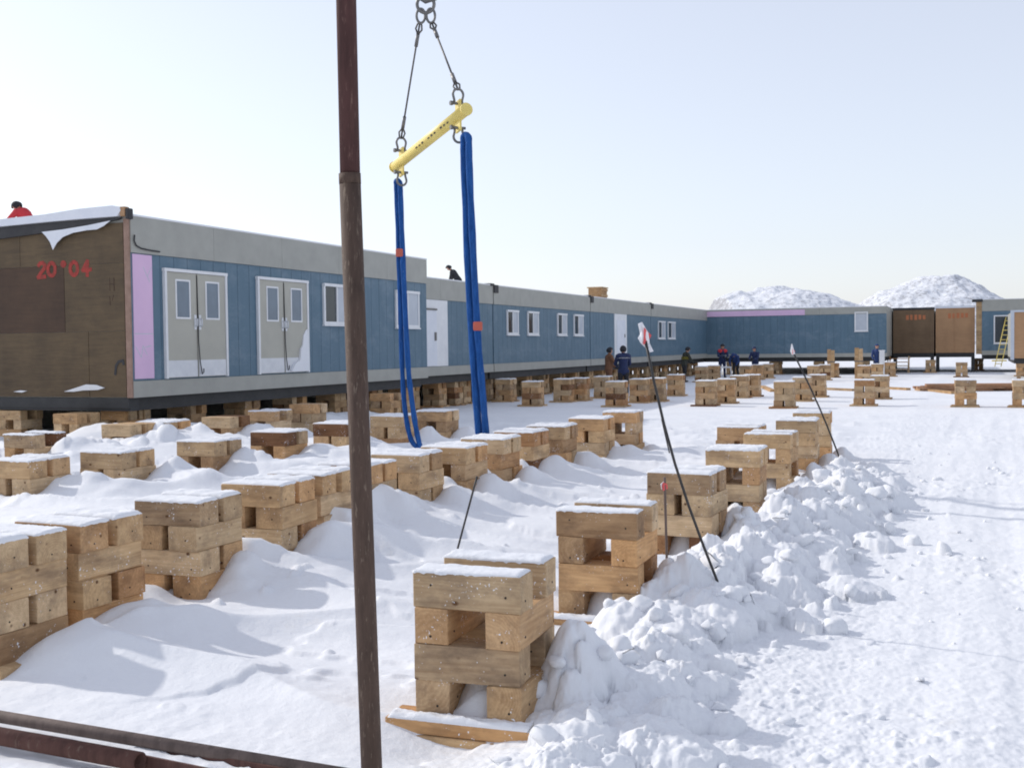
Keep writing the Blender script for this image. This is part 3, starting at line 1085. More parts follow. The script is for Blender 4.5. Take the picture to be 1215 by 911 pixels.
def cabin(label, origin, rotz, length, depth, ztop, zbot=1.05, skirt=0.30, fas=0.55, facade='siding', seam=True, group=None, fas_h=None, pinkfas=0):
    """front faces local -y, x runs along the front from the origin"""
    t = thing('portable_cabin', label, 'portable cabin', (origin[0], origin[1], 0), rotz, group)
    bm = bmesh.new()
    panel_wall(bm, 0, length, zbot + skirt + .002, ztop - fas - .002)
    obj('wall', bm, facade, t)
    bm = bmesh.new()
    x = 0
    while x < length - .01:
        xe = min(x + 2.44, length)
        box(bm, x + .003, xe - .003, -.045, .03, ztop - fas, ztop)
        x = xe
    obj('fascia', bm, 'fascia', t)
    bm = bmesh.new()
    box(bm, 0, length, -.04, .03, zbot, zbot + skirt)
    obj('skirt', bm, 'fascia', t)
    bm = bmesh.new()
    box(bm, 0, .03, .032, depth, zbot, ztop - .01)
    box(bm, length - .03, length, .032, depth, zbot, ztop - .01)
    box(bm, .032, length - .032, depth - .03, depth, zbot, ztop - .01)
    obj('side_walls', bm, 'fascia', t)
    bm = bmesh.new()
    box(bm, .033, length - .033, .033, depth - .033, zbot + .003, zbot + .2)
    for k in range(int(depth / 2.4) + 1):
        yy = .25 + k * 2.4
        box(bm, .05, length - .05, yy - .09, yy + .09, CH + .012, zbot, 0)
    obj('floor_beams', bm, 'black', t)
    bm = bmesh.new()
    box(bm, -.01, length + .01, -.05, depth + .02, ztop + .001, ztop + .035)
    obj('roof', bm, 'snow', t)
    return t


rotU = math.atan2(u[1], u[0])      # local x = u, local y = into the building
rotE = math.atan2(n[1], n[0])      # local x = n, local y = u
Z1, Z2, ZB = 4.34, 3.95, 1.05

# --- the tall near cabin
L1 = on_side(505.5, 380, 0)[0]
tA = cabin('tall near blue cabin with two beige double doors and a dark plywood end', W(0, 0), rotU, L1, 22, Z1, fas=.66)
sx = [on_side(x, 400, 0)[0] for x in (157, 180.5)]
bm = bmesh.new()
box(bm, .05, sx[1], -.034, -.021, 1.39, Z1 - .68)
obj('pink_insulation', bm, 'pink', tA)
for a, b, sn_ in ((193, 267, False), (303.5, 363.5, True)):
    double_door(tA, on_side(a, 400, 0)[0], on_side(b, 400, 0)[0], 1.37, on_side(193, 318, 0)[1], snowy=sn_)
for a, b in ((382, 413), (468, 495)):
    s0, z0 = on_side(a, 385 if a < 400 else 388.5, 0)
    _, z1 = on_side(a, 336 if a < 400 else 344, 0)
    window(tA, s0, on_side(b, 360, 0)[0], z0, z1)
YD = -on_end(78, 360, 0)[0]
ZM, ZL = on_end(78, 315, 0)[1], on_end(78, 394, 0)[1]
# corner post and plywood end (local -x side: plane x = 0 facing -x)
bm = bmesh.new()
box(bm, -.035, -.001, -.03, .085, 1.05, Z1 - .05)
obj('corner_stud', bm, 'stud', tA)
bm = bmesh.new()
for (y0, y1, z0, z1, mi) in ((.11, 2.54, ZM, 4.22, 0), (2.55, 4.98, ZM, 4.22, 0), (4.99, 7.4, ZM, 4.22, 0), (7.41, 21.9, ZM, 4.22, 0),
                             (.11, YD, ZL, ZM - .005, 0), (YD + .01, 6.3, ZL, ZM - .005, 1), (6.31, 21.9, ZL, ZM - .005, 1),
                             (.11, .95, 1.06, ZL - .005, 0), (.96, 3.4, 1.06, ZL - .005, 0), (3.41, 5.85, 1.06, ZL - .005, 0), (5.86, 21.9, 1.06, ZL - .005, 0)):
    box(bm, -.022, -.002, y0, y1, z0, z1, mi)
obj('plywood_end', bm, ['plydark', 'plybrown'], tA)
bm = bmesh.new()   # dark sill beam under the end
box(bm, .02, .25, .06, 21.9, CH + .015, 1.045)
box(bm, -.03, .019, .06, 21.9, .86, 1.045)
obj('end_beam', bm, 'black', tA)


def local_end(x, y):   # picture point on the end plane -> (local y, z)
    nn, z = on_end(x, y, 0)
    return -nn, z


def end_poly(pts, x0, x1, name, mat, curve=0.0):
    bm = bmesh.new()
    q = [local_end(*p) for p in pts]
    zs = [z for _, z in q]
    zt = max(zs)
    A = [bm.verts.new((x0 - curve * (zt - z), y, z)) for y, z in q]
    B = [bm.verts.new((x1 - curve * (zt - z), y, z)) for y, z in q]
    bm.faces.new(A)
    bm.faces.new(B[::-1])
    for i in range(len(q)):
        j = (i + 1) % len(q)
        bm.faces.new((A[i], B[i], B[j], A[j]))
    bmesh.ops.triangulate(bm, faces=[f for f in bm.faces if len(f.verts) > 4])
    return obj(name, bm, mat, tA)


end_poly([(-60, 292), (0, 284.5), (70, 275), (143, 261.5), (148, 258.5), (100, 262), (0, 271), (-60, 277)], -.10, -.03, 'gap_shade_strip', 'rubber')  # black strip standing in for the shade in the gap under the roof overhang
end_poly([(55, 276), (80, 273), (110, 268), (136, 262.5), (128, 269), (120, 273), (108, 274), (92, 277), (80, 282), (73, 289), (68.5, 297), (65, 288), (60, 281)], -.115, -.105, 'torn_membrane', 'membrane', .02)
end_poly([(-60, 276), (0, 270.5), (60, 264.5), (100, 261), (146, 257.5), (150, 251), (149, 246.5), (140, 245), (100, 249), (60, 255.5), (0, 262), (-60, 269)], -.16, -.04, 'roof_overhang', 'membrane')
bm = bmesh.new()
q0, q1 = local_end(149, 250), local_end(157, 248)
box(bm, -.15, -.03, -.05, .06, 4.32, 4.49, 0, .01)
box(bm, -.15, -.02, -.14, -.055, 4.26, 4.46, 1, .03)
obj('corner_bracket', bm, ['plytan', 'rubber'], tA)
bm = bmesh.new()
pts = [on_side(*p, 0) for p in ((156, 279), (155.5, 286), (158, 291.5), (164, 295), (173, 297), (186, 299))]
tube(bm, [(max(s, .02), -.07, z) for s, z in pts], .014, 8)
obj('hanging_cable', bm, 'rubber', tA)


# red spray-painted marking on the plywood end: 20 degree-sign 04
def strokes(parent, polys, conv, x, r, name, mat):
    bm = bmesh.new()
    for k, pl in enumerate(polys):
        pts = []
        for p in pl:
            y, z = conv(*p)
            pts.append(Vector((x, y, z)))
        for i in range(len(pts) - 1):
            a, b = pts[i], pts[i + 1]
            d = (b - a)
            d.normalize()
            s = Vector((0, -d.z, d.y)) * r
            e = d * r * .5
            dx = Vector((-.0006 * ((k * 7 + i) % 9), 0, 0))
            vs = [bm.verts.new(v + dx) for v in (a - e - s, b + e - s, b + e + s, a - e + s)]
            bm.faces.new(vs)
            vb = [bm.verts.new(v.co + Vector((.004, 0, 0)) - dx) for v in vs]
            for m_ in range(4):
                bm.faces.new((vs[m_], vb[m_], vb[(m_ + 1) % 4], vs[(m_ + 1) % 4]))
    return obj(name, bm, mat, parent)


def ell(cx, cy, rx, ry, k=14):
    return [(cx + rx * math.cos(2 * PI * i / k), cy + ry * math.sin(2 * PI * i / k)) for i in range(k + 1)]


GLY = ([[(46.5, 315.5), (48.5, 312.8), (52, 312), (54.3, 314.5), (53.8, 318.5), (50, 323.5), (46.3, 329.5), (55, 328.3)],
             ell(62.3, 319.7, 4.3, 7.6), ell(76.2, 313.5, 1.7, 1.9, 8), ell(88.8, 318.8, 4.4, 7.8),
             [(104.5, 327.5), (104.8, 309.5), (99, 321.2), (109, 319.8)]])
for g_ in GLY:
    strokes(tA, [g_], local_end, -.0245, .036, 'painted_numeral', 'redpaint')
bm = bmesh.new()   # pencilled layout marks and a dark hook on the plywood
strokes(tA, [[(131, 330), (131.5, 345)], [(136, 330), (136.5, 345)], [(131, 337), (136, 337)], [(131, 352), (132, 362)], [(136, 350), (134, 357)]], local_end, -.0235, .008, 'faint_mark', 'plybrown')
bm.free()
strokes(tA, [[(138, 444), (139, 434), (142, 429), (147, 428), (148, 432)]], local_end, -.03, .025, 'black_hook', 'rubber')
end_poly([(78, 464.5), (92, 460), (104, 456), (116, 456.5), (126, 460), (118, 462.5), (100, 463), (90, 464.5)], -.05, -.024, 'snow_smear', 'snow')
end_poly([(18, 464.5), (26, 463), (34, 463.5), (28, 465.5)], -.05, -.024, 'snow_smear', 'snow')

# pencil scribbles on the pink foam
def side_strokes(parent, polys, nn, y, r, name, mat):
    bm = bmesh.new()
    for pl in polys:
        pts = [on_side(*p, nn) for p in pl]
        for i in range(len(pts) - 1):
            a, b = Vector((pts[i][0], 0, pts[i][1])), Vector((pts[i + 1][0], 0, pts[i + 1][1]))
            d = (b - a).normalized()
            s = Vector((-d.z, 0, d.x)) * r
            vs = [bm.verts.new(v + Vector((0, y - .0003 * i, 0))) for v in (a - s, b - s, b + s, a + s)]
            bm.faces.new(vs)
            vb = [bm.verts.new(v.co + Vector((0, .003, 0))) for v in vs]
            for m_ in range(4):
                bm.faces.new((vs[m_], vb[m_], vb[(m_ + 1) % 4], vs[(m_ + 1) % 4]))
    return obj(name, bm, mat, parent)


side_strokes(tA, [[(168, 317), (176, 335)], [(173, 328), (178, 317)], [(159, 411), (166, 424), (168, 410), (173, 421)], [(171, 412), (178, 410)], [(158, 396), (180, 396)]], 0, -.0355, .007, 'pencil_mark', 'frost')

# --- the long lower range of cabins
N2 = -0.8
seams = [on_side(x, 400, N2)[0] for x in (585, 700, 772, 828)]
S2 = [L1 + .12] + seams
S2[-1] = 52.52
labs = ['blue cabin next to the tall near cabin, with a recessed white door',
        'blue cabin with four small windows in the long range',
        'blue cabin with a wooden box on its roof edge and a white door',
        'blue cabin with two small windows at the inner corner of the camp']
for i in range(4):
    a, b = S2[i], S2[i + 1] - .07
    t = cabin(labs[i], W(a, N2), rotU, b - a, 20.0, Z2, fas=.62, skirt=.27)
    bm = bmesh.new()
    if i > 0:
        box(bm, -.30, .02, -.075, .4, Z2 - .02, Z2 + .07, 0, .02)
        box(bm, -.02, .35, -.085, -.046, Z2 - .24, Z2 + .03, 0, .015)
        obj('black_flashing', bm, 'rubber', t)
        bm = bmesh.new()
    box(bm, b - a + .002, b - a + .066, .02, .3, 1.06, Z2 - .03)
    obj('joint_gasket', bm, 'rubber', t)

    def zz(x, y):
        return on_side(x, y, N2)[1]
    if i == 0:
        s1 = on_side(530, 400, N2)[0] - a
        bm = bmesh.new()
        box(bm, .04, s1, -.04, -.022, 1.33, Z2 - .63)
        dd = obj('door_surround', bm, 'white', t)
        s0 = on_side(516, 400, N2)[0] - a
        bm = bmesh.new()
        box(bm, .3, s0, -.075, -.041, 1.35, 3.0, 0, .006)
        obj('door_leaf', bm, 'membrane', dd)
        bm = bmesh.new()
        box(bm, s0 - .18, s0 - .08, -.11, -.076, 2.1, 2.35, 0, .01)
        box(bm, .32, s0, -.10, -.076, 3.005, 3.06, 0, .01)
        obj('door_hardware', bm, 'steel', dd)
    if i == 1:
        for xa, xb in ((600, 613.5), (624.5, 637.5), (660, 671), (679.5, 690.5)):
            window(t, on_side(xa, 385, N2)[0] - a, on_side(xb, 385, N2)[0] - a, zz(600, 397), zz(600, 367.5))
    if i == 2:
        white_door(t, on_side(728, 390, N2)[0] - a, on_side(742.5, 390, N2)[0] - a, 1.33, Z2 - .63)
    if i == 3:
        for xa, xb in ((780, 788), (791.5, 800)):
            window(t, on_side(xa, 390, N2)[0] - a, on_side(xb, 390, N2)[0] - a, zz(784, 402), zz(784, 381))

# --- far wing across the view
SF = 52.5
NW = N2 - .6
nR = on_end(1052, 400, SF)[0]
tF = cabin('long far blue wing with a pink strip along its eaves', W(SF, NW), rotE, nR - NW, 20.0, Z2, fas=.40, skirt=.22)
n0, n1 = on_end(832, 372, SF)[0] - NW, on_end(955, 372, SF)[0] - NW
bm = bmesh.new()
box(bm, n0, n1, -.062, -.046, Z2 - .40, Z2 - .08)
obj('pink_strip', bm, 'pink', tF)
window(tF, on_end(1014, 380, SF)[0] - NW, on_end(1030, 380, SF)[0] - NW, on_end(1020, 393, SF)[1], on_end(1020, 370, SF)[1], split=False, light=True)

# --- cabins with bare plywood ends, and the right-hand cabins
SP = 57.2


def ply_cabin(label, xa, xb, mat, s, marks, top=Z2 - .12):
    a, b = on_end(xa, 400, s)[0], on_end(xb, 400, s)[0]
    t = thing('portable_cabin', label, 'portable cabin', tuple(W(s, a)), rotE)
    bm = bmesh.new()
    w = b - a
    box(bm, .01, w - .01, 0, .03, 1.2, top, 0)
    obj('plywood_end', bm, mat, t)
    bm = bmesh.new()
    for x in (w * .48, w * .9):
        box(bm, x - .012, x + .012, -.012, -.001, 1.22, top - .02)
    obj('batten', bm, mat, t)
    bm = bmesh.new()
    box(bm, -.02, w + .02, -.03, .3, top + .002, top + .14, 0, .01)
    obj('roof_edge', bm, 'membrane' if mat == 'plytan' else 'rubber', t)
    bm = bmesh.new()
    box(bm, .01, w - .01, .04, 7.5, 1.22, top - .01)
    obj('body', bm, 'fascia', t)
    bm = bmesh.new()
    box(bm, .02, w - .02, .02, 7.4, .93, 1.195)
    obj('floor_beam', bm, 'black', t)
    for x in ((.12, w - .12)):
        bm = bmesh.new()
        box(bm, x - .1, x + .1, .05, .5, 0.0, .925)
        obj('support_post', bm, 'black', t)
    bm = bmesh.new()
    r_ = random.Random(len(label))
    x = w * .32
    for k in range(5):   # a smudged orange marking, not readable
        box(bm, x, x + .16, -.006 - .0005 * k, -.001, top - .62 + .05 * r_.random(), top - .34 + .05 * r_.random())
        x += .24
    obj('smudged_marking', bm, 'orangepaint', t)
    return t


ply_cabin('far cabin closed with dark brown plywood behind the wooden steps', 1059.5, 1108.5, 'plyfar', SP, 1)
ply_cabin('far cabin closed with tan plywood beside the tall right blue cabin', 1110, 1157, 'plytan', SP + .02, 1, Z2 - .06)
bm = bmesh.new()
nA = on_end(1158.5, 400, SP - .1)[0]
tR = cabin('tall right blue cabin with a big window behind the yellow ladder', W(SP - .1, nA + .3), rotE, 12, 7, Z1, fas=.68, skirt=.26)
bm.free()
bm = bmesh.new()
box(bm, -.32, -.002, -.03, .4, 1.1, Z1 - .1)
obj('corner_insulation', bm, 'plank', tR)
bm = bmesh.new()
box(bm, -.55, .05, -.1, .5, Z1 - .12, Z1 + .04, 0, .03)
obj('black_flashing', bm, 'rubber', tR)
xa = on_end(1179, 390, SP)[0] - nA - .3
window(tR, xa, xa + 1.65, on_end(1190, 407.5, SP)[1], on_end(1190, 374, SP)[1], split=False)

pE = at_d(1203.5, 368, 54)
ZE = float(pE[2])
sE, nE = SN(pE)
tE = thing('portable_cabin', 'nearest right cabin end of tan plywood with pale corner trim', 'portable cabin', tuple(W(sE, nE)), rotE)
bm = bmesh.new()
box(bm, 0, 3.4, 0, .03, 1.05, ZE - .1)
obj('plywood_end', bm, 'plytan', tE)
bm = bmesh.new()
box(bm, -.16, -.002, -.03, .12, .98, ZE)
box(bm, 0, 3.4, -.03, .12, ZE - .095, ZE)
obj('corner_trim', bm, 'frost', tE)
bm = bmesh.new()
box(bm, -.02, 3.4, .13, 9, 1.05, ZE - .02)
obj('body', bm, 'fascia', tE)
bm = bmesh.new()
box(bm, 0, 3.4, .13, 9, CH + .012, 1.045)
obj('floor_beam', bm, 'black', tE)
place_crib(W(sE + .4, nE + .4), 'shaded crib under the nearest right plywood cabin end', 'cribs under the far cabins', 1, bare=True)

# wooden box on the roof edge
p = on_side(717, 350, N2)
t = thing('wooden_box', 'small tan wooden box standing on the roof edge of the long range', 'box', tuple(W(p[0], N2 - .3, Z2 + .036)), rotU)
bm = bmesh.new()
box(bm, -.42, .42, -.3, .3, 0, .42, 0, .01)
obj('body', bm, 'plank', t)
bm = bmesh.new()
box(bm, -.47, .47, -.35, .35, .421, .47, 0, .01)
obj('lid', bm, 'plank', t)
for z, h in ((.05, .09), (.30, .09)):
    bm = bmesh.new()
    box(bm, -.44, .44, -.33, -.301, z, z + h)
    obj('batten', bm, 'plank', t)

# ------------------------------------------------------------------ rigging
dL, dR = 17.3, 15.1
eL, eR = Vector(at_d(470, 197, dL)), Vector(at_d(552, 131, dR))
zb = (eL.z + eR.z) / 2
ax = (eR - eL).normalized()
t = thing('spreader_beam', 'yellow spreader beam hanging from two wire ropes', 'spreader beam', tuple((eL + eR) / 2))
org = (eL + eR) / 2
eLl, eRl = eL - org, eR - org
bm = bmesh.new()
tube(bm, [eLl - ax * .05, eRl + ax * .02], .078, 24)
obj('beam_tube', bm, 'yellow', t)
bm = bmesh.new()
tube(bm, [eRl + ax * .021, eRl + ax * .05], .086, 24)
obj('end_cap', bm, 'yellow', t)
bm = bmesh.new()
tube(bm, [eLl - ax * .08, eLl - ax * .051], .086, 24)
obj('end_cap', bm, 'yellow', t)
side = ax.cross(Vector((0, 0, 1))).normalized()
bm = bmesh.new()   # worn stencilling along the tube, no longer readable
for k in range(11):
    if k in (3, 7):
        continue
    fr = side * (1 if side.dot(Vector(CAM) - org) > 0 else -1)
    c = eRl - ax * (.42 + k * .11)
    nn_ = (fr * .92 - Vector((0, 0, .38))).normalized()
    upv = ax.cross(nn_).normalized()
    mt = Matrix.Translation(c + nn_ * .0775) @ Matrix((ax, upv, nn_)).transposed().to_4x4()
    box(bm, -.03, .03, -.006 - .004 * (k % 3), .012, 0, .003, 0, 0, mt)
obj('worn_stencil', bm, 'rod', t)
lugs = {}
for nm, e, off in (('L', eLl, .22), ('R', eRl, -.22)):
    for sg in (1, -1):
        c = e + ax * off + Vector((0, 0, sg * .13))
        bm = bmesh.new()
        mt = Matrix.Translation(c) @ Matrix((ax, side, Vector((0, 0, 1)))).transposed().to_4x4()
        box(bm, -.075, .075, -.014, .014, -.085, .07, 0, .006, mt)
        obj('lug', bm, 'yellow', t)
        lugs[nm, sg] = org + c + Vector((0, 0, sg * .03))


def shackle(c, label, sg):
    """bow shackle whose pin passes the lug at c; bow away from the beam"""
    t = thing('shackle', label, 'shackle', tuple(c), 0, 'steel shackles on the spreader beam')
    a, z = side, Vector((0, 0, sg))
    bm = bmesh.new()
    pts = [a * -.055] + [a * -.058 + z * .05] + [p for p in arc(z * .12, a, z, .075, PI * 1.12, -PI * .12, 16)] + [a * .058 + z * .05, a * .055]
    tube(bm, pts, .017, 10)
    obj('bow', bm, 'steel', t)
    bm = bmesh.new()
    tube(bm, [a * -.10, a * .10], .019, 10)
    tube(bm, [a * .085, a * .12], .032, 6)
    obj('pin', bm, 'steel', t)
    return Vector(c) + z * .185


tops = {}
tops['L', 1] = shackle(lugs['L', 1], 'upper shackle at the far lower end of the yellow beam', 1)
tops['R', 1] = shackle(lugs['R', 1], 'upper shackle at the near end of the yellow beam', 1)
tops['L', -1] = shackle(lugs['L', -1], 'lower shackle holding the farther blue sling', -1)
tops['R', -1] = shackle(lugs['R', -1], 'lower shackle holding the nearer blue sling', -1)
apex = Vector(at_d(505, 8, (dL + dR) / 2))
t = thing('lifting_ring', 'steel master ring gathering both wire ropes above the yellow beam', 'lifting ring', tuple(apex))
bm = bmesh.new()
tube(bm, arc((0, 0, .03), Vector((1, 0, 0)), Vector((0, 0, 1)), .12, 0, 2 * PI, 24), .024, 10, caps=False)
obj('ring', bm, 'steel', t)
for sgn in (-1, 1):
    bm = bmesh.new()
    tube(bm, arc((sgn * .07, 0, -.13), Vector((1, 0, 0)) * .6, Vector((0, 0, 1)), .10, 0, 2 * PI, 20), .018, 8, caps=False)
    obj('link', bm, 'steel', t)
for nm, sgn, lb in (('L', -1, 'wire rope from the ring to the far lower end of the yellow beam'), ('R', 1, 'wire rope from the ring to the near end of the yellow beam')):
    a, b = apex + Vector((sgn * .085, 0, -.23)), tops[nm, 1]
    d = (b - a).normalized()
    t = thing('wire_rope', lb, 'wire rope', tuple(a), 0, 'wire ropes of the lifting bridle')
    bm = bmesh.new()
    tube(bm, [Vector((0, 0, 0)), b - a], .014, 8)
    obj('rope', bm, 'wire', t)
    for q0, q1 in ((d * .16, d * .34), (b - a - d * .34, b - a - d * .16)):
        bm = bmesh.new()
        tube(bm, [q0, q1], .027, 10)
        obj('ferrule', bm, 'steel', t)
    for e, w in ((Vector((0, 0, 0)), 1), (b - a, -1)):
        bm = bmesh.new()
        s_ = d.cross(Vector((0, 1, 0))).normalized()
        tube(bm, [e + d * w * .17, e + d * w * .09 + s_ * .045, e + d * w * .02 + s_ * .03, e - d * w * .005, e + d * w * .02 - s_ * .03, e + d * w * .09 - s_ * .045, e + d * w * .17], .013, 8)
        obj('eye_loop', bm, 'wire', t)
t = thing('crane_hook', 'steel crane hook and hoist rope above the master ring', 'crane hook', tuple(apex))
bm = bmesh.new()
tube(bm, [(0, 0, .95), (0, 0, .45), (.11, 0, .35), (.16, 0, .24), (.12, 0, .13), (0, 0, .09), (-.10, 0, .15), (-.13, 0, .25)], [.05, .05, .055, .06, .06, .055, .045, .02], 12)
obj('hook', bm, 'steel', t)
bm = bmesh.new()
tube(bm, [(-.06, 0, .95), (-.06, 0, 9)], .014, 8)
tube(bm, [(.06, 0, .95), (.06, 0, 9)], .014, 8)
obj('hoist_rope', bm, 'wire', t)


def sling(label, d, strands, top, rads, tagpos):
    rads = [r * .87 for r in rads]
    t = thing('round_sling', label, 'lifting sling', tuple(top), 0, 'blue round slings hanging from the beam')
    bm = bmesh.new()
    for pl, r in zip(strands, rads):
        pts = [Vector(at_d(x, y, d + dd)) - top for x, y, dd in pl]
        # Catmull-Rom through the points
        sm = []
        for i in range(len(pts) - 1):
            p0, p1, p2, p3 = pts[max(i - 1, 0)], pts[i], pts[i + 1], pts[min(i + 2, len(pts) - 1)]
            for k in range(5):
                q = k / 5
                sm.append(.5 * ((2 * p1) + (p2 - p0) * q + (2 * p0 - 5 * p1 + 4 * p2 - p3) * q * q + (3 * p1 - p0 - 3 * p2 + p3) * q ** 3))
        sm.append(pts[-1])
        rr = [r * (1 + .10 * math.sin(i * 1.7) * math.sin(i * .37)) for i in range(len(sm))]
        tube(bm, sm, rr, 10, flat=.8)
    obj('webbing', bm, 'blue', t)
    bm = bmesh.new()
    x, y, dd, w = tagpos
    c = Vector(at_d(x, y, d + dd)) - top
    box(bm, c.x - w, c.x + w, c.y - .05, c.y + .05, c.z - .06, c.z + .06, 0, .02)
    obj('identification_tag', bm, 'redtag', t)


sling('farther blue round sling looping down to the snow behind the cribs', dL,
      [[(471.5, 214, 0), (470, 217, .05), (471, 240, .03), (474, 330, 0), (477, 430, 0), (480, 480, 0), (485, 512, 0), (491, 527, .0), (498, 529, .06)],
       [(471.5, 214, 0), (474.5, 218, -.03), (475.5, 240, -.03), (479, 330, -.05), (484, 430, -.05), (488, 470, -.05), (493, 505, -.05), (497, 524, 0), (498, 529, .06)]],
      tops['L', -1], (.046, .052), (474, 300, -.06, .055))
sling('nearer blue round sling with an orange-red tag at mid height', dR,
      [[(553, 160, 0), (550.5, 165, .05), (551, 200, .03), (556, 330, 0), (562, 430, 0), (567, 500, 0), (570, 540, 0), (573, 556, .1)],
       [(553, 160, 0), (556, 165, -.04), (557, 200, -.04), (561.5, 300, -.05), (567, 400, -.05), (573, 470, -.05), (577, 520, -.05), (578, 545, 0), (573, 556, .1)]],
      tops['R', -1], (.060, .056), (567, 387, -.06, .06))

# ------------------------------------------------------------------ rusty pole and pipes in front
dP = 4.6
bt = Vector(at_d(446, 1040, dP))
b_, j_, e_ = Vector(at_d(441, 911, dP)), Vector(at_d(415, 208, dP)), Vector(at_d(410.5, 0, dP))
dirp = (b_ - j_).normalized()
foot = b_ + dirp * ((b_.z + .15) / -dirp.z)
top = e_ + (e_ - j_).normalized() * 1.2
t = thing('steel_pole', 'rusty two-piece steel pole leaning slightly in front of the cribs', 'steel pole', tuple(foot))
bm = bmesh.new()
tube(bm, [Vector((0, 0, 0)), j_ - foot], .0435, 24)
obj('lower_tube', bm, 'rust', t)
bm = bmesh.new()
tube(bm, [j_ - foot + dirp * .1, top - foot], .0405, 24)
obj('upper_tube', bm, 'maroon', t)
bm = bmesh.new()
tube(bm, [j_ - foot + dirp * .035, j_ - foot - dirp * .006], .0445, 24)
obj('collar', bm, 'rust', t)


def ground_pipe(x0, y0, x1, y1, r, mat, label, name='steel_pipe', hollow=True, lift=0.0, cat='pipe'):
    a, b = Vector(at_z(x0, y0, r + .03 + lift)), Vector(at_z(x1, y1, r + .03 + lift))
    bm = bmesh.new()
    o = (a + b) / 2
    rings = tube(bm, [a - o, b - o], r, 20, caps=not hollow)
    if hollow:
        d = (b - a).normalized()
        inn = tube(bm, [a - o, b - o], r * .82, 20, caps=False)
        for k in range(20):
            for e in (0, 1):
                bm.faces.new((rings[e][k], rings[e][(k + 1) % 20], inn[e][(k + 1) % 20], inn[e][k]))
    ob = obj(name, bm, mat, loc=o)
    tag(ob, label, cat)
    return ob


ground_pipe(-260, 806, 470, 929, .030, 'pipegrey', 'long brown-grey pipe lying across the near snow corner', lift=.03)
ground_pipe(-260, 826, 166, 903, .042, 'pipered', 'shorter red-brown pipe lying against the long brown-grey pipe', lift=.015)
a, b = Vector(at_z(150, 898, .03)), Vector(at_z(330, 935, .03))
o_ = (a + b) / 2
d_ = (b - a).normalized()
sd = d_.cross(Vector((0, 0, 1))).normalized()
t = thing('steel_channel', 'rusty steel channel lying with snow in it by the pipe end', 'steel channel', tuple(o_))
bm = bmesh.new()
mt = Matrix((d_, sd, Vector((0, 0, 1)))).transposed().to_4x4()
ln_ = (b - a).length / 2
box(bm, -ln_, ln_, -.075, .075, 0, .012, 0, 0, mt)
box(bm, -ln_, ln_, -.075, -.063, .0125, .06, 0, 0, mt)
box(bm, -ln_, ln_, .063, .075, .0125, .06, 0, 0, mt)
obj('channel_section', bm, 'pipered', t)
bm = bmesh.new()
gr = {}
for i in range(31):
    for j in range(7):
        x, y = -ln_ * .98 + ln_ * 1.96 * i / 30, -.06 + .12 * j / 6
        gr[i, j] = bm.verts.new(mt @ Vector((x, y, .035 + .022 * mnoise.noise(Vector((x * 11, y * 20, 0))) + .006 * mnoise.noise(Vector((x * 60, y * 60, 0))))))
for i in range(30):
    for j in range(6):
        bm.faces.new((gr[i, j], gr[i + 1, j], gr[i + 1, j + 1], gr[i, j + 1]))
obj('snow_fill', bm, 'snow', t, smooth=True)


# ------------------------------------------------------------------ marker stakes
def stake(label, bx, by, zg, tx, ty, r=.010, flag=None, mid=None, rodmat='rod'):
    b = Vector(at_z(bx, by, zg))
    tp = Vector(at_d(tx, ty, b.y))
    b2 = b - (tp - b).normalized() * .35
    t = thing('marker_stake', label, 'marker stake', tuple(b))
    bm = bmesh.new()
    pts = [b2 - b]
    for k in range(7):
        q = k / 6
        sag = math.sin(q * PI) * (mid or 0)
        pts.append((tp - b) * q + Vector((sag, 0, 0)))
    tube(bm, pts, r, 8)
    obj('rod', bm, rodmat, t)
    if flag:
        ppm = b.y / FPX
        for nm, mt_, poly in flag:
            bm = bmesh.new()
            q = [(tp - b) + Vector((x * ppm, (i % 3 - 1) * .012, -y * ppm)) for i, (x, y) in enumerate(poly)]
            A = [bm.verts.new(v + Vector((0, -.006, 0))) for v in q]
            B = [bm.verts.new(v + Vector((0, .006, 0))) for v in q]
            bm.faces.new(A)
            bm.faces.new(B[::-1])
            for i in range(len(q)):
                j = (i + 1) % len(q)
                bm.faces.new((A[i], B[i], B[j], A[j]))
            bmesh.ops.triangulate(bm, faces=[f for f in bm.faces if len(f.verts) > 4])
            obj(nm, bm, mt_, t)


stake('tallest leaning marker stake with a torn white and red tape flag', 853, 694, .26, 766, 405, .0095,
      [('white_tape', 'flagwhite', [(-9, -21), (-4, -23), (-2, -13), (3, -10), (1, -4), (5, 2), (9, 12), (5, 13), (0, 4), (-6, 2), (-9, -4), (-6, -9)]),
       ('red_tape', 'flagred', [(-2, -16), (7, -7), (4, -1), (-3, 4), (-2, -6)])], mid=-.05)
stake('short upright marker stake with a small red and white flag by the slotted crib', 791.5, 676, .22, 788.5, 566, .010,
      [('white_tape', 'flagwhite', [(-5, 8), (-1, 5), (-1, 16), (-4, 14)]), ('red_tape', 'flagred', [(-2, 6), (3, 8), (4, 14), (-2, 16), (-4, 11)])], mid=0, rodmat='pipegrey')
stake('bare black rod leaning out of the snow behind the frontmost crib', 540, 662, .15, 566, 565, .0085)
stake('thin bare rod leaning in the snow left of the tallest stake', 797, 549, .1, 785, 497, .0095)
stake('far leaning marker stake with a small white and pink flag', 998, 548, .2, 941, 418, .0125,
      [('white_tape', 'flagwhite', [(-2, -10), (-1, -10), (0, -3), (2, 2), (-1, 3), (-3, -1)]), ('red_tape', 'flagred', [(-1, -4), (2, -2), (2, 3), (-1, 2)])], mid=.03)

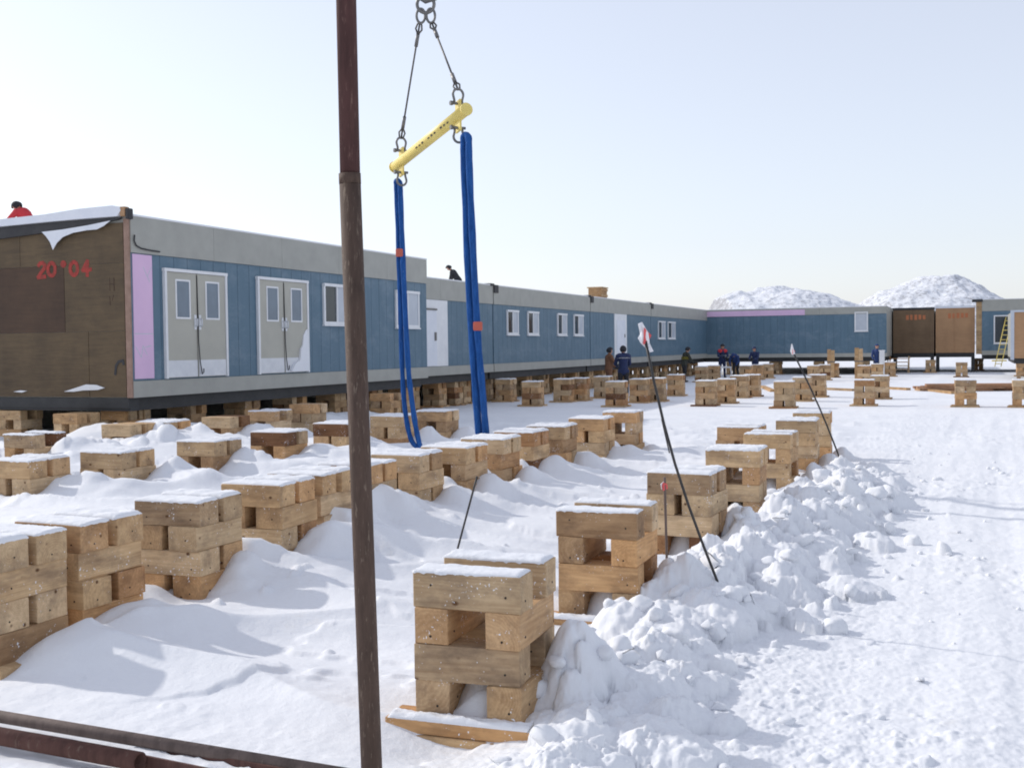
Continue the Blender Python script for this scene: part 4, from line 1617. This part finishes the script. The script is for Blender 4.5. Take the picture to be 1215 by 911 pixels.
# ------------------------------------------------------------------ timber posts, lumber, steps, ladder, stool
for xl, xr, yt, dd_, lb in ((982, 990, 414.5, 61, 'shorter upright post of stacked timber before the far blue wing'), (1014.5, 1023.5, 412.5, 59, 'taller upright post of stacked timber before the far blue wing')):
    p = at_d((xl + xr) / 2, yt, dd_)
    h, w = float(p[2]), (xr - xl) / FPX * dd_
    p[2] = 0
    t = thing('timber_post', lb, 'timber post', tuple(p), ROTU, 'upright timber posts')
    for k in range(2):
        bm = bmesh.new()
        box(bm, -w / 2 + k * w / 2, k * w / 2 - .006, -.15, .15, 0, h - .05 * k, 0, .01)
        obj('timber', bm, 'plank', t)
    bm = bmesh.new()
    box(bm, -w / 2 - .02, w / 2 + .02, -.17, .17, h * .55, h * .58, 0, .004)
    obj('strap', bm, 'steel', t)

r_ = random.Random(4)
base = at_z(1150, 464, 0)
k = 0
for layer, cnt in ((0, 6), (1, 5), (2, 3)):
    for i in range(cnt):
        bm = bmesh.new()
        ln = r_.uniform(2.2, 3.4)
        box(bm, -ln / 2, ln / 2, -.12, .12, 0, .085, 0, .008)
        p = base + u * (i * .27 - .6) + n * r_.uniform(-.5, .5)
        o = obj('lumber_board', bm, 'red_plank', loc=(p[0], p[1], .03 + layer * .09), rot=(0, 0, ROTU + .28 + math.radians(r_.uniform(-4, 4))))
        tag(o, 'reddish board in the flat lumber pile behind the slotted crib', 'board', 'boards of the lumber pile')
for xa, ya, xb, yb, lb in ((1050, 460.5, 1078, 462, 'loose plank lying right of the crib by the wooden steps'), (978, 461.5, 1013, 463, 'loose plank lying between two distant cribs'),
                           (905, 459, 917, 464, 'short dark plank lying left of a distant crib'), (1088, 462, 1132, 466.5, 'long plank lying loose at the edge of the lumber pile')):
    a, b = at_z(xa, ya, .05), at_z(xb, yb, .05)
    c = (a + b) / 2
    ln = float(np.linalg.norm(b - a))
    bm = bmesh.new()
    box(bm, -ln / 2, ln / 2, -.1, .1, -.04, .06, 0, .008)
    o = obj('plank', bm, 'plank', loc=tuple(c), rot=(0, 0, math.atan2(b[1] - a[1], b[0] - a[0])))
    tag(o, lb, 'plank')

p = at_d(1066, 410, float(W(SP, 10.2)[1]) - 1.75)
p[2] = 0.05
t = thing('wooden_steps', 'wooden steps leading up to the dark plywood cabin', 'steps', tuple(p), ROTU)
for k in range(4):
    bm = bmesh.new()
    box(bm, -.5, .5, k * .26, k * .26 + .30, .18 + k * .21, .225 + k * .21, 0, .005)
    obj('tread', bm, 'plank', t)
for sg in (-1, 1):
    bm = bmesh.new()
    for k in range(5):
        box(bm, sg * .53 - .022, sg * .53 + .022, -.02 + k * .23, .20 + k * .23, max(0, k * .2 - .1), .19 + k * .2)
    obj('stringer', bm, 'plank', t)
    bm = bmesh.new()
    box(bm, sg * .60 - .03, sg * .60 + .03, -.04, .04, 0, .95)
    box(bm, sg * .60 - .03, sg * .60 + .03, .041, 1.1, .86, .94)
    obj('handrail', bm, 'plank', t)

dF = float(at_d(1190, 400, 1)[1]) and float(W(SP - .1, on_end(1190, 400, SP)[0])[1])
ba, tp = Vector(at_d(1184, 435, dF - 1.0)), Vector(at_d(1197.5, 376, dF - .2))

dd = (tp - ba)
rl = Vector((n[0], n[1], 0)) * .17
t = thing('ladder', 'yellow ladder leaning against the tall right blue cabin', 'ladder', tuple(ba))
for sg in (-1, 1):
    bm = bmesh.new()
    tube(bm, [rl * sg, dd + rl * sg], .025, 8)
    obj('rail', bm, 'yellow', t)
for k in range(10):
    bm = bmesh.new()
    q = dd * ((k + .6) / 10.4)
    tube(bm, [q - rl * .95, q + rl * .95], .02, 8)
    obj('rung', bm, 'yellow', t)
bm = bmesh.new()
q = dd * .12
box(bm, q.x - .42, q.x + .42, q.y - .06, q.y + .06, q.z - .04, q.z + .04, 0, .01)
obj('stabiliser_bar', bm, 'yellow', t)

p = at_d(1046.5, 410, 61.5)
p[2] = 0
t = thing('white_post', 'short white post beside the wooden steps', 'post', tuple(p), ROTU)
bm = bmesh.new()
box(bm, -.13, .13, -.13, .13, 0, 1.4, 0, .015)
obj('shaft', bm, 'white', t)
bm = bmesh.new()
box(bm, -.16, .16, -.16, .16, 1.401, 1.46, 0, .015)
obj('cap', bm, 'white', t)

p = at_z(861.5, 449, 0)
t = thing('sawhorse', 'small white sawhorse in front of the red-shouldered worker', 'sawhorse', tuple(p), ROTU + .1)
bm = bmesh.new()
box(bm, -.30, .30, -.06, .06, .58, .66, 0, .01)
obj('top_bar', bm, 'white', t)
for sx_ in (-1, 1):
    for sy in (-1, 1):
        bm = bmesh.new()
        tube(bm, [(sx_ * .25, sy * .03, .59), (sx_ * .32, sy * .24, 0)], .028, 6)
        obj('leg', bm, 'white', t)


# ------------------------------------------------------------------ people
def person(label, loc, rotz, pose, mats, scale=1.0, extras=None):
    """one continuous body: tapered limbs voxel-merged, then coloured by the nearest limb.
    local frame: faces -y, x to its left; mats: coat, legs, boots, head gear, gloves"""
    P = {k: Vector(v) for k, v in pose.items()}
    segs = []   # a, b, ra, rb, material

    def seg(a, b, ra, rb, m):
        segs.append((Vector(a), Vector(b), ra, rb, m))
    seg(P['pelvis'], P['waist'], .165, .155, 'coat')
    seg(P['waist'], P['chest'], .16, .175, 'coat')
    for s in ('l', 'r'):
        sh = P['sh_' + s]
        seg(P['chest'], sh, .13, .085, 'coat')
        seg(sh, P['el_' + s], .078, .062, 'coat')
        seg(P['el_' + s], P['wr_' + s], .062, .046, 'coat')
        hd = P['wr_' + s] + (P['wr_' + s] - P['el_' + s]).normalized() * .09
        seg(P['wr_' + s], hd, .036, .034, 'glove')
        f = (P['wr_' + s] - P['el_' + s]).normalized()
        sidev = f.cross(Vector((0, 1, .3))).normalized()
        for i, ln in enumerate((.062, .075, .072, .055)):
            o = hd + sidev * (i - 1.5) * .019
            kn = o + f * ln * .6
            seg(o, kn, .0115, .011, 'glove')
            seg(kn, kn + (f + Vector((0, -.6, 0))).normalized() * ln * .5, .011, .009, 'glove')
        seg(P['wr_' + s] + f * .03, P['wr_' + s] + f * .075 - sidev * .055, .013, .011, 'glove')
        hip = P['hip_' + s]
        seg(P['pelvis'], hip, .14, .115, 'coat')
        seg(hip, P['kn_' + s], .108, .075, 'legs')
        seg(P['kn_' + s], P['an_' + s], .074, .056, 'legs')
        toe = P['toe_' + s]
        seg(P['an_' + s], P['an_' + s] + (toe - P['an_' + s]) * .05 + Vector((0, .03, -.05)), .058, .05, 'boot')
        seg(P['an_' + s] + Vector((0, .02, -.055)), toe, .048, .042, 'boot')
    seg(P['chest'], P['neck'], .10, .065, 'coat')
    hc = P['head']
    up = (hc - P['neck']).normalized()
    fw = P['look'].normalized()
    fw = (fw - up * fw.dot(up) * .6).normalized()
    lf = up.cross(fw)
    seg(P['neck'], hc - up * .05, .06, .062, 'skin')
    seg(hc - up * .055 + fw * .015, hc + up * .03 - fw * .005, .076, .094, 'skin')
    seg(hc - up * .02 + fw * .085, hc - up * .045 + fw * .105, .014, .018, 'skin')         # nose
    seg(hc - up * .085 + fw * .06, hc - up * .09 + fw * .045, .028, .03, 'skin')           # chin
    for sg_ in (-1, 1):
        seg(hc + lf * sg_ * .092 - up * .01, hc + lf * sg_ * .095 - up * .035, .018, .014, 'skin')
    eyes = [hc + up * .0 + fw * .085 + lf * sg_ * .034 for sg_ in (-1, 1)]
    bm = bmesh.new()
    for a, b, ra, rb, _ in segs:
        d = b - a
        ln = d.length
        rot = d.to_track_quat('Z', 'Y').to_matrix().to_4x4() if ln > 1e-5 else Matrix()
        sg_n = 14
        rings = []
        prof = [(-ra * math.cos(q), ra * math.sin(q)) for q in (.35, .8, 1.2)] + [(0, ra), (ln, rb)] + [(ln + rb * math.cos(q), rb * math.sin(q)) for q in (1.2, .8, .35)]
        for z, r in prof:
            rings.append([bm.verts.new(a + rot.to_3x3() @ Vector((r * math.cos(2 * PI * k / sg_n), r * math.sin(2 * PI * k / sg_n), z))) for k in range(sg_n)])
        for i in range(len(rings) - 1):
            for k in range(sg_n):
                bm.faces.new((rings[i][k], rings[i][(k + 1) % sg_n], rings[i + 1][(k + 1) % sg_n], rings[i + 1][k]))
        bm.faces.new(rings[0][::-1])
        bm.faces.new(rings[-1])
    me = bpy.data.meshes.new('tmp')
    bm.to_mesh(me)
    bm.free()
    tmp = bpy.data.objects.new('tmp', me)
    COL.objects.link(tmp)
    md = tmp.modifiers.new('r', 'REMESH')
    md.mode = 'VOXEL'
    md.voxel_size = .014
    ms = tmp.modifiers.new('s', 'SMOOTH')
    ms.factor = .5
    ms.iterations = 3
    dg = bpy.context.evaluated_depsgraph_get()
    out = bpy.data.meshes.new_from_object(tmp.evaluated_get(dg))
    bpy.data.objects.remove(tmp)
    out.materials.clear()
    keys = ['coat', 'legs', 'boot', 'glove', 'skin', 'eye']
    for k_ in keys:
        out.materials.append(M[mats.get(k_, {'skin': 'skin', 'eye': 'eye'}.get(k_, 'cl_black'))])
    nf = len(out.polygons)
    cen = np.empty(nf * 3)
    out.polygons.foreach_get('center', cen)
    cen = cen.reshape(-1, 3)
    best, arg = np.full(nf, 9e9), np.zeros(nf, int)
    for a, b, ra, rb, m in segs:
        a_, d = np.array(a), np.array(b - a)
        q = np.clip(((cen - a_) @ d) / max(d @ d, 1e-9), 0, 1)
        ds = np.linalg.norm(cen - a_ - q[:, None] * d, axis=1) - (ra + (rb - ra) * q)
        k_ = ds < best
        best[k_] = ds[k_]
        arg[k_] = keys.index(m)
    for e in eyes:
        arg[np.linalg.norm(cen - np.array(e), axis=1) < .017] = 5
    out.polygons.foreach_set('material_index', arg.astype(np.int32))
    out.shade_smooth()
    t = thing('person', label, 'person', tuple(loc), rotz)
    t.scale = (scale,) * 3
    link('body', out, t)
    # head gear: an ear-flap hat or hood shell open at the face
    bm = bmesh.new()
    bmesh.ops.create_uvsphere(bm, u_segments=24, v_segments=16, radius=1)
    R3 = Matrix((lf, fw, up)).transposed()
    kill = [v for v in bm.verts if (v.co.y > .45 and v.co.z < .28) or v.co.z < -.78]
    bmesh.ops.delete(bm, geom=kill, context='VERTS')
    for v in bm.verts:
        c = v.co
        v.co = hc - fw * .012 + R3 @ Vector((c.x * .118, c.y * .125, c.z * .135 + .01))
    g = bmesh.ops.solidify(bm, geom=bm.faces[:], thickness=.018)
    obj('hat', bm, mats.get('hat', 'cl_black'), t, smooth=True)
    for fn in (extras or []):
        fn(t, P)
    return t


def stand(lean=0.0, arm=0.0, head=0.0, look=(0, -1, 0), stride=0.05):
    c = math.sin(lean)
    z = math.cos(lean)
    hip = Vector((0, 0, .93))

    def up(h, x=0, y=0):
        return hip + Vector((x, y * z - c * h, h * z))
    d = dict(pelvis=up(.0), waist=up(.22), chest=up(.44), neck=up(.60), head=up(.74, 0, -.01 - head),
             sh_l=up(.50, .20), sh_r=up(.50, -.20), hip_l=(.10, 0, .90), hip_r=(-.10, 0, .90),
             kn_l=(.11, -.03 - stride * .5, .48), kn_r=(-.11, -.02 + stride * .3, .48), an_l=(.12, -stride, .10), an_r=(-.12, stride, .10),
             toe_l=(.14, -.17 - stride, .045), toe_r=(-.14, -.15 + stride, .045), look=look)
    for s, sg in (('l', 1), ('r', -1)):
        sh = d['sh_' + s]
        el = sh + Vector((sg * .06, -.06 - arm * .12, -.29 + arm * .03))
        d['el_' + s] = el
        d['wr_' + s] = el + Vector((-sg * (.02 + arm * .14), -.07 - arm * .20, -.24 + arm * .20))
    return d


def crouch(bend=0.9):
    d = dict(pelvis=(0, .12, .50), waist=(0, .02, .68), chest=(0, -.14, .86), neck=(0, -.24, .98), head=(0, -.34, 1.06), look=(0, -.8, -.6),
             sh_l=(.20, -.18, .90), sh_r=(-.20, -.18, .90), hip_l=(.10, .10, .48), hip_r=(-.10, .10, .48),
             kn_l=(.17, -.28, .50), kn_r=(-.17, -.24, .44), an_l=(.15, -.08, .10), an_r=(-.15, 0, .12), toe_l=(.17, -.26, .045), toe_r=(-.17, -.20, .045),
             el_l=(.25, -.38, .70), el_r=(-.25, -.36, .70), wr_l=(.14, -.55, .56), wr_r=(-.12, -.54, .56))
    return d


def bent():
    d = dict(pelvis=(0, .12, .92), waist=(0, -.02, 1.06), chest=(0, -.20, 1.18), neck=(0, -.33, 1.24), head=(0, -.46, 1.25), look=(0, -.6, -.8),
             sh_l=(.20, -.25, 1.16), sh_r=(-.20, -.25, 1.16), hip_l=(.10, .10, .89), hip_r=(-.10, .10, .89),
             kn_l=(.12, -.02, .49), kn_r=(-.12, .02, .49), an_l=(.13, .04, .10), an_r=(-.13, .10, .10), toe_l=(.15, -.14, .045), toe_r=(-.15, -.08, .045),
             el_l=(.25, -.30, .89), el_r=(-.25, -.30, .89), wr_l=(.16, -.46, .70), wr_r=(-.16, -.46, .70))
    return d


def band(mat, z0, z1, w, dp, name):
    """a cloth band wrapped round the torso between two heights"""
    def fn(t, P):
        bm = bmesh.new()
        rings = []
        for z in (z0, z1):
            rings.append([bm.verts.new((w * math.cos(2 * PI * k / 28), dp * math.sin(2 * PI * k / 28) + P['chest'].y * min(1, (z - .9) / .45), z)) for k in range(28)])
        for k in range(28):
            bm.faces.new((rings[0][k], rings[0][(k + 1) % 28], rings[1][(k + 1) % 28], rings[1][k]))
        bmesh.ops.solidify(bm, geom=bm.faces[:], thickness=.012)
        obj(name, bm, mat, t, smooth=True)
    return fn


def yoke(mat):
    def fn(t, P):
        bm = bmesh.new()
        a, b, c = P['sh_l'], P['sh_r'], P['neck']
        for s in (a, b):
            bmesh.ops.create_uvsphere(bm, u_segments=16, v_segments=10, radius=1, matrix=Matrix.Translation((s * .55 + c * .45) + Vector((0, 0, -.055))) @ Matrix.Diagonal((.165, .165, .125, 1)))
        obj('shoulder_yoke', bm, mat, t, smooth=True)
    return fn


def ppos(x, y, z=0.02):
    p = at_z(x, y, z)
    return (p[0], p[1], z)


FACE_CAM = 0.0
person('person in a brown coat and dark hood standing behind the cribs', ppos(722.5, 466), PI / 2 + .3, stand(.06, .5, .01), dict(coat='cl_brown', legs='cl_brown', boot='boot', hat='cl_black'), 1.0)
person('person seen from behind in a navy jacket with a pale shoulder stripe', ppos(740, 470.5), PI + .1, stand(.03, .7, 0), dict(coat='cl_navy', legs='cl_black', boot='boot', hat='cl_black'), 1.03,
       [band('reflect', 1.355, 1.39, .255, .185, 'shoulder_stripe'), yoke('cl_navy')])
person('person in dark clothes with a yellow-green vest stripe looking down', ppos(812, 453.5), PI / 2 + .35, stand(.22, .6, .05, (0, -.8, -.5), .1), dict(coat='cl_dark', legs='cl_black', boot='boot', hat='cl_black'), .98,
       [band('cl_hivis', 1.16, 1.30, .205, .205, 'vest_stripe')])
person('person in a navy suit with red shoulders standing by the sawhorse', ppos(857, 448), .05, stand(.10, .9, .03, (0, -.9, -.45)), dict(coat='cl_navy', legs='cl_navy', boot='boot', hat='cl_black'), 1.04,
       [yoke('cl_red'), band('reflect', 1.18, 1.21, .195, .20, 'chest_stripe')])
person('person in dark blue bending beside the red-shouldered worker', ppos(873, 448), -.5, bent(), dict(coat='cl_blue', legs='cl_black', boot='boot', hat='cl_blue'), 1.0)
person('person in dark blue with a hood standing at the far wing', (at_d(896, 410, 62)[0], 62, .02), -.6, stand(.14, .8, .03, (0, -.9, -.4)), dict(coat='cl_navy', legs='cl_navy', boot='boot', hat='cl_navy'), .95)
person('person in blue standing left of the short white post', (at_d(1040.5, 410, 62)[0], 62, .02), -.3, stand(.05, .3), dict(coat='cl_blue', legs='cl_navy', boot='boot', hat='cl_blue'), .98)
# on the roofs
s_, _ = on_end(33, 256, 2.0)
person('person in a red jacket bending on the snowy roof of the tall near cabin', (at_d(33, 240, 27.5)[0], 27.5, Z1 + .036), -1.9, crouch(), dict(coat='cl_red', legs='cl_black', boot='boot', hat='cl_black'), .98)
sR = on_side(545, 331, N2 - 1.1)[0]
person('person in black crouching on the roof of the lower blue range', (at_d(544, 315, 51)[0], 51, Z2 + .036), -PI / 2 - .1, stand(.62, .05, .04, (0, -.8, -.5)), dict(coat='cl_black', legs='cl_black', boot='boot', hat='cl_black', glove='skin'), .95)

# ------------------------------------------------------------------ hills
def hill(name, x0, x1, d, peaks, seed, depth=160):
    """rock hills from a silhouette of (picture x, height) given real breadth and depth"""
    xa, xb = at_d(x0, 400, d)[0], at_d(x1, 400, d)[0]
    nx, ny = 260, 120
    xs, ys = np.linspace(xa, xb, nx), np.linspace(d - depth * .55, d + depth * .45, ny)
    X, Y = np.meshgrid(xs, ys)
    px = np.array([at_d(p, 400, d)[0] for p, _ in peaks])
    pz = np.array([at_d(p, y, d)[2] for p, y in peaks])
    prof = np.interp(X + 3 * perlin(Y * .03 + seed, X * .02), px, pz)
    v = (Y - d) / np.where(Y < d, depth * .55, depth * .45)
    Z = prof * np.clip(1 - v * v, 0, 1) ** 1.3
    Z = Z * (1 + .10 * fbm(X * .03 + seed, Y * .04, 4, .5)) + np.sqrt(np.clip(Z, 0, None)) * .20 * fbm(X * .14, Y * .14 + seed, 5, .6)
    Z = np.where((Z < 0), -.5, Z)
    Z[0, :] = Z[-1, :] = -2
    Z[:, 0] = Z[:, -1] = np.minimum(Z[:, 0], -.5)
    me = bpy.data.meshes.new(name)
    co = np.stack([X, Y, Z], -1).reshape(-1, 3)
    idx = np.arange(nx * ny).reshape(ny, nx)
    q = np.stack([idx[:-1, :-1], idx[:-1, 1:], idx[1:, 1:], idx[1:, :-1]], -1).reshape(-1, 4)
    me.from_pydata(co.tolist(), [], q.tolist())
    me.shade_smooth()
    me.materials.append(M['hill'])
    o = link(name, me)
    o['kind'] = 'structure'


hill('hill_low', 780, 1065, 620, [(800, 405), (842, 370), (852, 354), (872, 348), (886, 349), (905, 343), (925, 341), (945, 342), (962, 346), (982, 352), (1000, 360), (1030, 366), (1055, 400)], 3.3)
hill('hill_high', 985, 1260, 700, [(990, 400), (1015, 368), (1035, 352), (1055, 343), (1075, 335), (1095, 330), (1115, 329), (1135, 333), (1155, 343), (1175, 354), (1200, 366), (1250, 400)], 9.1)

# ------------------------------------------------------------------ light, sky, camera
SUN_AZ, SUN_EL = math.radians(-62), math.radians(32)     # azimuth from +Y, to the left
sd = Vector((math.sin(SUN_AZ) * math.cos(SUN_EL), math.cos(SUN_AZ) * math.cos(SUN_EL), math.sin(SUN_EL)))
ld = bpy.data.lights.new('sun', 'SUN')
ld.energy = 2.7
ld.angle = math.radians(1.0)
ld.color = (1.0, 0.95, 0.88)
lo = bpy.data.objects.new('sun', ld)
COL.objects.link(lo)
lo.rotation_euler = (-sd).to_track_quat('-Z', 'Y').to_euler()
lo.location = sd * 50

w = bpy.data.worlds.new('World')
scene.world = w
w.use_nodes = True
nt = w.node_tree
bg = nt.nodes['Background']
sky = N(nt, 'ShaderNodeTexSky', sky_type='NISHITA')
sky.sun_disc = False
sky.sun_elevation = SUN_EL
sky.sun_rotation = SUN_AZ
sky.air_density = 1.0
sky.dust_density = 0.9
sky.ozone_density = 1.0
hs = N(nt, 'ShaderNodeHueSaturation')
hs.inputs['Saturation'].default_value = 0.6
hs.inputs['Value'].default_value = 1.2
L(nt, sky.outputs[0], hs.inputs['Color'])
hz = mixc(nt, 0.42, hs.outputs[0], (6.0, 6.2, 7.3))   # thin high cloud
L(nt, hz, bg.inputs['Color'])
bg.inputs['Strength'].default_value = 0.15

cd = bpy.data.cameras.new('camera')
cam = bpy.data.objects.new('camera', cd)
COL.objects.link(cam)
cd.sensor_width = 36
cd.lens = FPX / 1215 * 36
cd.clip_start = 0.05
cd.clip_end = 20000
cam.matrix_world = Matrix(((Rv[0], Uv[0], -Fv[0], 0), (Rv[1], Uv[1], -Fv[1], 0), (Rv[2], Uv[2], -Fv[2], CAMH), (0, 0, 0, 1)))
scene.camera = cam
scene.render.film_transparent = False
vs = scene.view_settings
vs.view_transform = 'Standard'
vs.look = 'None'
vs.gamma = 1
vs.use_curve_mapping = False
vs.exposure = -0.02
scene.cycles.use_denoising = True
scene.cycles.max_bounces = 8
scene.cycles.diffuse_bounces = 5
scene.cycles.filter_width = 1.9
